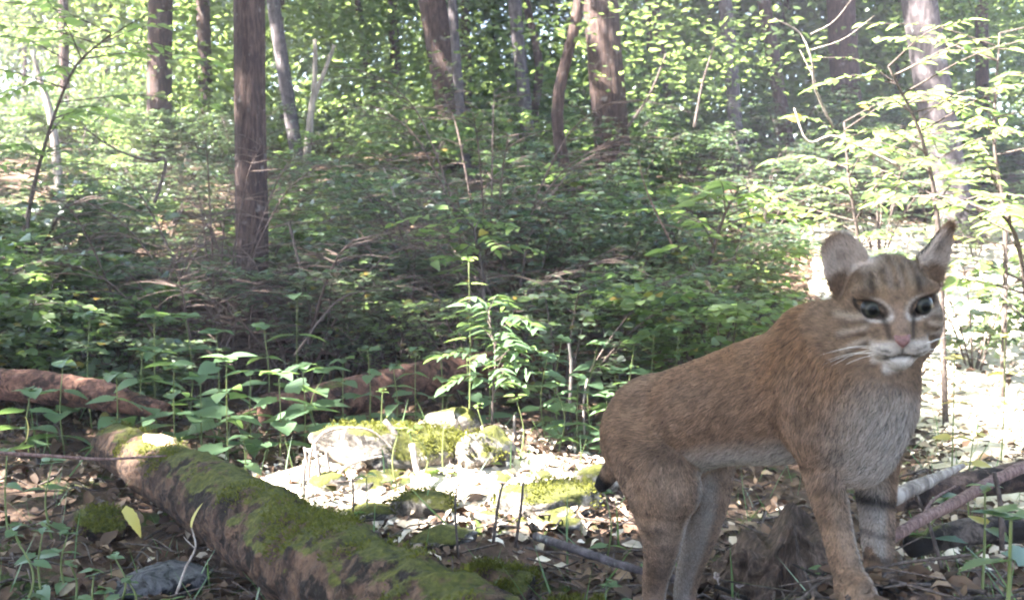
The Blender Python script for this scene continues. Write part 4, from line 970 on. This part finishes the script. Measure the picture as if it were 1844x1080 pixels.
    # keep the big piece only, light smoothing off the face
    E = np.concatenate([Fq[:, [0, 1]], Fq[:, [1, 2]], Fq[:, [2, 3]], Fq[:, [3, 0]]])
    for it in range(3):
        S = np.zeros_like(V); Cn = np.zeros(len(V))
        np.add.at(S, E[:, 0], V[E[:, 1]]); np.add.at(Cn, E[:, 0], 1)
        hl = (V-HO)@HM; wgt = np.where(np.linalg.norm(hl, axis=1) < .11, .25, .6)
        V = V+(S/np.maximum(Cn, 1)[:, None]-V)*wgt[:, None]*(Cn > 0)[:, None]
    # ---- normals
    tri = np.concatenate([Fq[:, [0, 1, 2]], Fq[:, [0, 2, 3]]])
    fn = np.cross(V[tri[:, 1]]-V[tri[:, 0]], V[tri[:, 2]]-V[tri[:, 0]])
    N = np.zeros_like(V)
    for i in range(3): np.add.at(N, tri[:, i], fn)
    N /= np.linalg.norm(N, axis=1)[:, None]+1e-12
    # ---- coat pattern
    hip = J(1185,772,2.15); sho = J(1498,702,1.80); hv = sho-hip; hv[2] = 0; blen = np.linalg.norm(hv); hv /= blen
    right = np.array([hv[1], -hv[0], 0]); NOSE = H(0, .104, -.026)
    def coat(p, nrm, r):
        n_ = len(p); l = (p-HO)@HM; ln = nrm@HM
        a = ((p-hip)@hv)/blen; b = (p-hip)@right; z = p[:, 2]
        var = r.normal(size=n_)
        back = sstep(.50, .62, z)
        col = np.array([.245, .148, .090])*(1-back[:, None])+np.array([.235, .126, .062])*back[:, None]
        gr = 0.5+0.5*fnoise(p*12, 3)
        col = col*(1-.25*gr[:, None])+np.array([.26, .20, .155])*(.25*gr[:, None])
        blot = sstep(.15, .6, fnoise(p*np.array([48, 48, 62]), 5, 1))*sstep(.64, .44, z)
        col *= (1-.28*blot)[:, None]
        col *= (1-.34*sstep(.0, .8, fnoise(p*110, 12, 2)))[:, None]
        # pale belly, inner legs
        white = np.array([.40, .365, .33])
        under = sstep(.45, .9, -nrm[:, 2])*sstep(.30, .36, z)*sstep(1.05, .9, a)
        inner = sstep(.1, .6, (nrm@right)*-np.sign(b+1e-6))*sstep(.44, .38, z)
        front = sstep(.25, .8, nrm@hv)
        legf = sstep(.43, .36, z)*front*.12
        w = np.clip(under*.95+inner*.55+legf, 0, 1)
        # chest bib: pale grey
        ch = J(1590, 790, 1.68); dd = np.linalg.norm((p-ch)*np.array([1, .8, .75]), axis=1)
        bib = sstep(.105, .03, dd)*.7
        w = np.maximum(w, bib); 
        thr = J(1630, 672, 1.66); dd = np.linalg.norm((p-thr)*np.array([1, .7, 1]), axis=1)
        w = np.maximum(w, sstep(.06, .02, dd)*.15)
        col = col*(1-w[:, None])+white*w[:, None]
        # dark bar and bands on the inner side of the far foreleg
        for (px, py, t, hx, hz, st) in ((1572, 900, 1.76, .06, .011, 1.0), (1578, 962, 1.75, .06, .005, .6), (1582, 1005, 1.74, .06, .005, .65)):
            c = J(px, py, t); q = p-c
            m = np.exp(-(q[:, 0]/hx)**4-(q[:, 1]/.06)**4-((q[:, 2]+.15*q[:, 0])/hz)**2)*st
            col *= (1-.93*m)[:, None]
        # tail tip black
        tl = np.linalg.norm(p-J(1083, 872, 2.27), axis=1); col *= (1-.95*sstep(.04, .022, tl))[:, None]
        # the shoulder crease gets no colour of its own
        # ---- head
        hd = sstep(.135, .105, np.linalg.norm(l*np.array([1, .9, .95]), axis=1))
        x, y, zz = l[:, 0], l[:, 1], l[:, 2]; ax_ = np.abs(x)
        hc = np.tile(np.array([.225, .146, .092]), (n_, 1))
        hc = hc*(1-.5*sstep(-.2, .8, fnoise(l*170, 8)))[:, None]
        def dark(m, k=.8): 
            nonlocal hc
            hc = hc*(1-k*np.clip(m, 0, 1))[:, None]
        def pale(m, c=(.62, .57, .51)):
            nonlocal hc
            m = np.clip(m, 0, 1)[:, None]; hc = hc*(1-m)+np.array(c)*m
        # crown stripes running back from the brows
        top = sstep(.032, .048, zz)*sstep(.10, .06, ax_)
        st = .5+.5*np.cos(x/.0072*math.pi+1.2*fnoise(l*60, 2)); brk = sstep(-.3, .5, fnoise(l*np.array([60, 60, 140]), 4))
        dark(top*sstep(.055, .035, ax_)*st*brk, .75)
        pale(top*sstep(.055, .035, ax_)*(1-st)*.35, (.34, .29, .25))
        # brow: rufous patches above the inner eye
        for s in (-1, 1):
            pale(np.exp(-((x-s*.020)/.007)**2-((zz-.041)/.013)**2)*sstep(.0, .03, y)*.35, (.32, .21, .11))
            dark(np.exp(-((x-s*.032)/.006)**2-((zz-.041-.25*(ax_-.03))/.012)**2)*sstep(.0, .03, y), .55)
        # eyes: dark lids with pale surround
        for s in (-1, 1):
            q = l-EYE[s]; ca, sa = math.cos(s*.28), math.sin(s*.28)
            qx = q[:, 0]*ca+q[:, 2]*sa; qz = -q[:, 0]*sa+q[:, 2]*ca
            el = np.sqrt((qx/.0185)**2+(qz/.0115)**2); fr = sstep(.02, .045, y)
            pale(fr*np.exp(-((el-1.40)/.17)**2)*np.where(qz < .002, .75, .40)*sstep(.5, -.3, s*qx/.0185*.6), (.60, .56, .51))
            dark(fr*np.exp(-((el-1.0)/.20)**2), .93)
            # tear line from the inner corner beside the nose
            c0 = np.array([s*.0215, .005]); c1 = np.array([s*.0150, -.022]); ab = c1-c0
            pq = np.stack([x, zz], 1)-c0; tt = np.clip((pq@ab)/(ab@ab), 0, 1)
            dl = np.linalg.norm(pq-tt[:, None]*ab, axis=1); dark(fr*np.exp(-(dl/.0042)**2), .82)
        # cheek stripes
        for k, (z0, sl_) in enumerate(((-.004, .30), (-.019, .45), (-.036, .60))):
            m = np.exp(-((zz-z0+sl_*(ax_-.045))/.0042)**2)*sstep(.035, .046, ax_)*sstep(.085, .07, ax_)*sstep(-.02, .01, y)
            dark(m, .45)
            m = np.exp(-((zz-z0-.007+sl_*(ax_-.045))/.004)**2)*sstep(.035, .046, ax_)*sstep(.085, .07, ax_)*sstep(-.02, .01, y)
            pale(m*.4, (.50, .43, .35))
        # muzzle white, chin white, whisker lines dark
        mz = sstep(-.066, -.058, zz)*sstep(-.020, -.029, zz+.15*ax_)*sstep(.045, .062, y)*sstep(.044, .036, ax_)
        pale(mz*.62)
        pale(sstep(-.047, -.054, zz)*sstep(.056, .072, y)*sstep(.030, .020, ax_)*sstep(-.082, -.072, zz)*.8)
        for k in range(2):
            m = np.exp(-((zz+.0385+.0075*k-.30*(ax_-.025))/.0018)**2)*sstep(.012, .018, ax_)*sstep(.036, .030, ax_)*sstep(.05, .07, y)
            dark(m, .75)
        # nose bridge greyer-rufous, mouth line, lip
        pale(np.exp(-(x/.013)**2)*sstep(.03, .055, y)*sstep(-.03, -.01, zz)*sstep(.03, .01, zz)*.45, (.29, .20, .155))
        dark(np.exp(-((zz+.0505+8*x*x*.6)/.0030)**2)*sstep(.030, .022, ax_)*sstep(.06, .08, y), .88)
        dark(np.exp(-(x/.0016)**2)*sstep(-.034, -.037, zz)*sstep(-.052, -.046, zz)*sstep(.08, .09, y), .7)
        # ears: dark rim and back, pale hairs inside
        for e in EARS:
            q = l-e['b']; s_ = (q@e['ax'])/e['L']; u = q@e['w']; facing = ln@e['nn']
            on = sstep(.05, .22, s_)*sstep(.05, .04, np.abs(u))*sstep(.05, .035, np.abs(q@e['nn']))
            hc = hc*(1-on)[:, None]+on[:, None]*np.where((facing > 0)[:, None], np.array([.58, .47, .39]), np.array([.030, .026, .025]))
            streak = .5+.5*np.sin(u*520+3*vnoise(l*50, 9))
            m = on*(facing > 0); pale(m*streak*.40*sstep(1, .5, s_), (.52, .45, .40))
            dark(m*np.exp(-((u-.004)/.010)**2-((s_-.42)/.13)**2), .4)
            dark(m*sstep(.72, .98, s_), .45)
        col = col*(1-hd[:, None])+hc*hd[:, None]
        col = col*(1+.10*var[:, None])
        return np.clip(col*.71, .006, .85), hd, l
    root = empty('bobcat', (hip[0], hip[1], float(ground_z(hip[0], hip[1]))))
    tag(root, 'brown bobcat standing side-on with its head turned to look out', 'bobcat')
    off = np.array(root.location)
    # materials
    m = NT('bobcat_skin'); a = m.new('ShaderNodeAttribute', attribute_name='coat'); m.base(a.outputs['Color'], .9)
    body = mesh_obj('body', V-off, Fq, m.m, root)
    cols, hd, _ = coat(V, N, np.random.default_rng(1)); fcol(body, 'coat', cols*.8)
    # ---- fur
    r = np.random.default_rng(11)
    area = np.linalg.norm(fn, axis=1)*.5; cen = V[tri].mean(1); hl = (cen-HO)@HM
    ishead = np.linalg.norm(hl, axis=1) < .125
    wt = area*np.where(ishead, 2.6, 1.0); wt /= wt.sum()
    NH = 420000
    pick = r.choice(len(tri), NH, p=wt); u = r.random((NH, 2)); fl = u.sum(1) > 1; u[fl] = 1-u[fl]
    T3 = tri[pick]; A, B, C = V[T3[:, 0]], V[T3[:, 1]], V[T3[:, 2]]
    p = A+u[:, :1]*(B-A)+u[:, 1:]*(C-A); nr = N[T3[:, 0]]+u[:, :1]*(N[T3[:, 1]]-N[T3[:, 0]])+u[:, 1:]*(N[T3[:, 2]]-N[T3[:, 0]])
    nr /= np.linalg.norm(nr, axis=1)[:, None]+1e-12
    col, hd, l = coat(p, nr, r)
    # bare skin: eye openings, nose pad
    keep = np.ones(NH, bool)
    for s in (-1, 1):
        q = l-EYE[s]; ca, sa = math.cos(s*.28), math.sin(s*.28)
        qx = q[:, 0]*ca+q[:, 2]*sa; qz = -q[:, 0]*sa+q[:, 2]*ca+.0030
        keep &= ~((np.sqrt((qx/.0160)**2+(qz/.0062)**2) < 1.0) & (l[:, 1] > .03))
    keep &= np.linalg.norm((l-np.array([0, .104, -.025]))*np.array([1, 1, 1.3]), axis=1) > .012
    a_ = ((p-hip)@hv)/blen
    onear = np.zeros(NH); earflow = np.zeros((NH, 3)); inear = np.zeros(NH)
    for e in EARS:
        q = l-e['b']; s_ = (q@e['ax'])/e['L']
        on = sstep(.15, .35, s_)*sstep(.055, .045, np.abs(q@e['w']))*sstep(.05, .035, np.abs(q@e['nn']))
        onear = np.maximum(onear, on); earflow += on[:, None]*(HM@e['ax'])
        inear = np.maximum(inear, on*((nr@HM)@e['nn'] > .2))
    leg = sstep(.42, .34, p[:, 2])
    flow = -hv*1.0+np.array([0, 0, -.75])
    flow = np.tile(flow, (NH, 1)); side = (p-hip)@right
    flow = flow*(1-leg[:, None])+np.array([0, 0, -1.0])*leg[:, None]
    nk = sstep(.85, 1.1, a_)*(1-hd)*(1-leg); flow = flow*(1-nk[:, None])+(np.array([-.1, -.05, -1.0])+.5*right*np.sign(side)[:, None])*nk[:, None]
    hf = p-NOSE; hf /= np.linalg.norm(hf, axis=1)[:, None]+1e-9
    flow = flow*(1-hd[:, None])+hf*hd[:, None]
    flow = flow*(1-onear[:, None])+earflow*onear[:, None]
    flow = flow+.22*r.normal(size=(NH, 3))+.16*np.stack([fnoise(p*60, 21), fnoise(p*60, 22), fnoise(p*60, 23)], 1)*(1-hd[:, None])
    tan = flow-nr*(flow*nr).sum(1)[:, None]; tan /= np.linalg.norm(tan, axis=1)[:, None]+1e-9
    dn = np.linalg.norm(l-np.array([0, .104, -.026]), axis=1)
    ln_ = .017*(1-.62*leg)*(1-hd)+hd*(.0035+.012*sstep(.05, .14, dn))
    under = sstep(.4, .9, -nr[:, 2])*(1-hd)*(1-leg); ln_ = ln_*(1+.5*under)
    paw = sstep(.30, .26, p[:, 2]); ln_ = ln_*(1-.4*paw)
    ln_ = ln_*(1-onear)+onear*np.where(inear > .3, .012, .0045)
    ln_ = ln_*r.uniform(.6, 1.25, NH)
    lift = .42*(1-.3*hd)+.15*r.normal(size=NH)*.5
    K = 4; pts = np.zeros((NH, K, 3))
    for k in range(K):
        s = k/(K-1)
        pts[:, k] = p+ln_[:, None]*(nr*(lift*(s-.45*s*s))[:, None]+tan*(s*.9)) -nr*.0008*(1-s)
    pts = pts[keep]-off; col = col[keep]; NHk = len(pts)
    # grizzled: some dark guard hairs, some pale
    g = r.random(NHk); hdk = hd[keep]
    col = col*np.where(g < .28, .28, np.where(g > .82, 1.55, 1.1))[:, None]**(1-.35*hdk[:, None])
    cu = bpy.data.hair_curves.new('fur'); cu.add_curves([K]*NHk)
    cu.attributes['position'].data.foreach_set('vector', pts.astype(np.float32).ravel())
    ra = cu.attributes.new('radius', 'FLOAT', 'POINT')
    w = np.array([.00024, .00023, .00018, .00005]); rr = (w[None]*np.where(hdk > .5, .7, 1.0)[:, None]).astype(np.float32)
    ra.data.foreach_set('value', rr.ravel())
    ca_ = cu.attributes.new('coat', 'FLOAT_COLOR', 'CURVE'); c4 = np.ones((NHk, 4), np.float32); c4[:, :3] = np.clip(col, .005, .85)
    ca_.data.foreach_set('color', c4.ravel())
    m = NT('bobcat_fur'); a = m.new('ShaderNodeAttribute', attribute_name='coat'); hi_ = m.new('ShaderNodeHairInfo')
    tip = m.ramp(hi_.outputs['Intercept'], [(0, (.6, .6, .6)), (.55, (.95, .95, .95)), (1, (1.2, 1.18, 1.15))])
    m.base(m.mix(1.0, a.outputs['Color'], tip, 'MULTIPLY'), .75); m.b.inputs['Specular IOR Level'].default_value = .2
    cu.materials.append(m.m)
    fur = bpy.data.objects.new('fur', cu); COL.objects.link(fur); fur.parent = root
    # ---- eyes
    em = NT('bobcat_eye'); g = em.coord('Object')
    sep = em.new('ShaderNodeSeparateXYZ'); em.link(g, sep.inputs[0])
    rad = em.math('SQRT', em.math('ADD', em.math('POWER', sep.outputs[0], 2), em.math('POWER', sep.outputs[2], 2)))
    nz = em.noise(g, 700, 4); rr_ = em.math('ADD', em.math('DIVIDE', rad, .0125), em.math('MULTIPLY', em.math('SUBTRACT', nz, .5), .12))
    em.base(em.ramp(rr_, [(.50, (.003, .003, .003)), (.56, (.018, .019, .014)), (.76, (.028, .028, .019)), (.86, (.012, .011, .010)), (1, (.008, .007, .006))]), .32)
    em.b.inputs['Specular IOR Level'].default_value = .12
    bm = bmesh.new(); bmesh.ops.create_uvsphere(bm, u_segments=32, v_segments=20, radius=.0148)
    em_me = bpy.data.meshes.new('eye'); bm.to_mesh(em_me); bm.free(); em_me.materials.append(em.m)
    em_me.polygons.foreach_set('use_smooth', np.ones(len(em_me.polygons), bool))
    for s in (-1, 1):
        o = inst('eye', em_me, root); M = Matrix([list(rx)+[0], list(f)+[0], list(uz)+[0], [0, 0, 0, 1]]).transposed()
        look = Matrix.Rotation(math.radians(-6*s-8), 4, 'Z')
        M = M @ look; M.translation = Vector(H(*(EYE[s]+np.array([0, -.0035, 0])))-off); o.matrix_local = M
    # ---- nose pad
    nm = NT('bobcat_nose'); nm.base(nm.ramp(nm.noise(nm.coord(), 260, 4), [(.35, (.075, .036, .032)), (.65, (.15, .075, .066))]), .45)
    nm.bump(nm.noise(nm.coord(), 900, 3), .4, .001)
    nsc = .86; outline = [(-.0125, .0075), (-.008, .0100), (0, .0105), (.008, .0100), (.0125, .0075), (.0115, .0005), (.006, -.006), (0, -.0105), (-.006, -.006), (-.0115, .0005)]
    rings = [(1.0, -.010), (1.05, -.002), (.92, .0028), (.6, .0052)]; NV = []; NF = []
    for q, (sc, dy) in enumerate(rings):
        for (x, z) in outline: NV.append(H(x*sc*nsc, .1035+dy, -.0235+z*sc*nsc-.0015*q)-off)
    NV.append(H(0, .1035+.0058, -.0285)-off); no = len(outline)
    for q in range(len(rings)-1):
        for i in range(no): NF.append((q*no+i, q*no+(i+1) % no, (q+1)*no+(i+1) % no, (q+1)*no+i))
    for i in range(no): NF.append(((len(rings)-1)*no+i, (len(rings)-1)*no+(i+1) % no, len(rings)*no))
    nose = mesh_obj('nose', NV, NF, nm.m, root)
    # ---- whiskers
    wm = NT('bobcat_whisker'); wm.base((.75, .72, .66), .5)
    for s in (-1, 1):
        for k in range(6):
            x0 = .021+.0045*(k % 3); z0 = -.036-.0065*(k//3)-.002*(k % 3)
            p0 = np.array([s*x0, .094-.004*(k % 3), z0]); d = np.array([s*.9, -.25+.1*r.normal(), -.10+.28*r.normal()*.5-.05*(k//3)])
            L_ = .075+.02*r.random(); q = [p0, p0+d*L_*.5+np.array([0, 0, .002]), p0+d*L_+np.array([0, -.01, -.012])]
            Vw, Fw = tube([H(*a)-off for a in spline(q, 7)], np.linspace(.00025, .00007, 7), 5)
            mesh_obj('whisker', Vw, Fw, wm.m, root)
    return root
build_bobcat()
# ------------------------------------------------------------------ added haze, tinted violet to imitate lens veil and purple shadows
hz = NT('veil_haze'); hz.n.remove(hz.b)
pv = hz.new('ShaderNodeVolumePrincipled'); pv.inputs['Color'].default_value = (.93, .86, 1.0, 1); pv.inputs['Density'].default_value = .003; pv.inputs['Anisotropy'].default_value = .3
hz.link(pv.outputs[0], hz.out.inputs['Volume'])
x0, x1, y0, y1, z0, z1 = -72, 72, -32, 112, -4, 18
hv_ = [(x, y, z) for x in (x0, x1) for y in (y0, y1) for z in (z0, z1)]
ho = mesh_obj('haze', hv_, [(0, 1, 3, 2), (4, 6, 7, 5), (0, 4, 5, 1), (2, 3, 7, 6), (0, 2, 6, 4), (1, 5, 7, 3)], hz.m, smooth=False)
tag(ho, 'thin violet-tinted haze added to veil the wood and lift its shadows', 'haze', None, 'stuff')
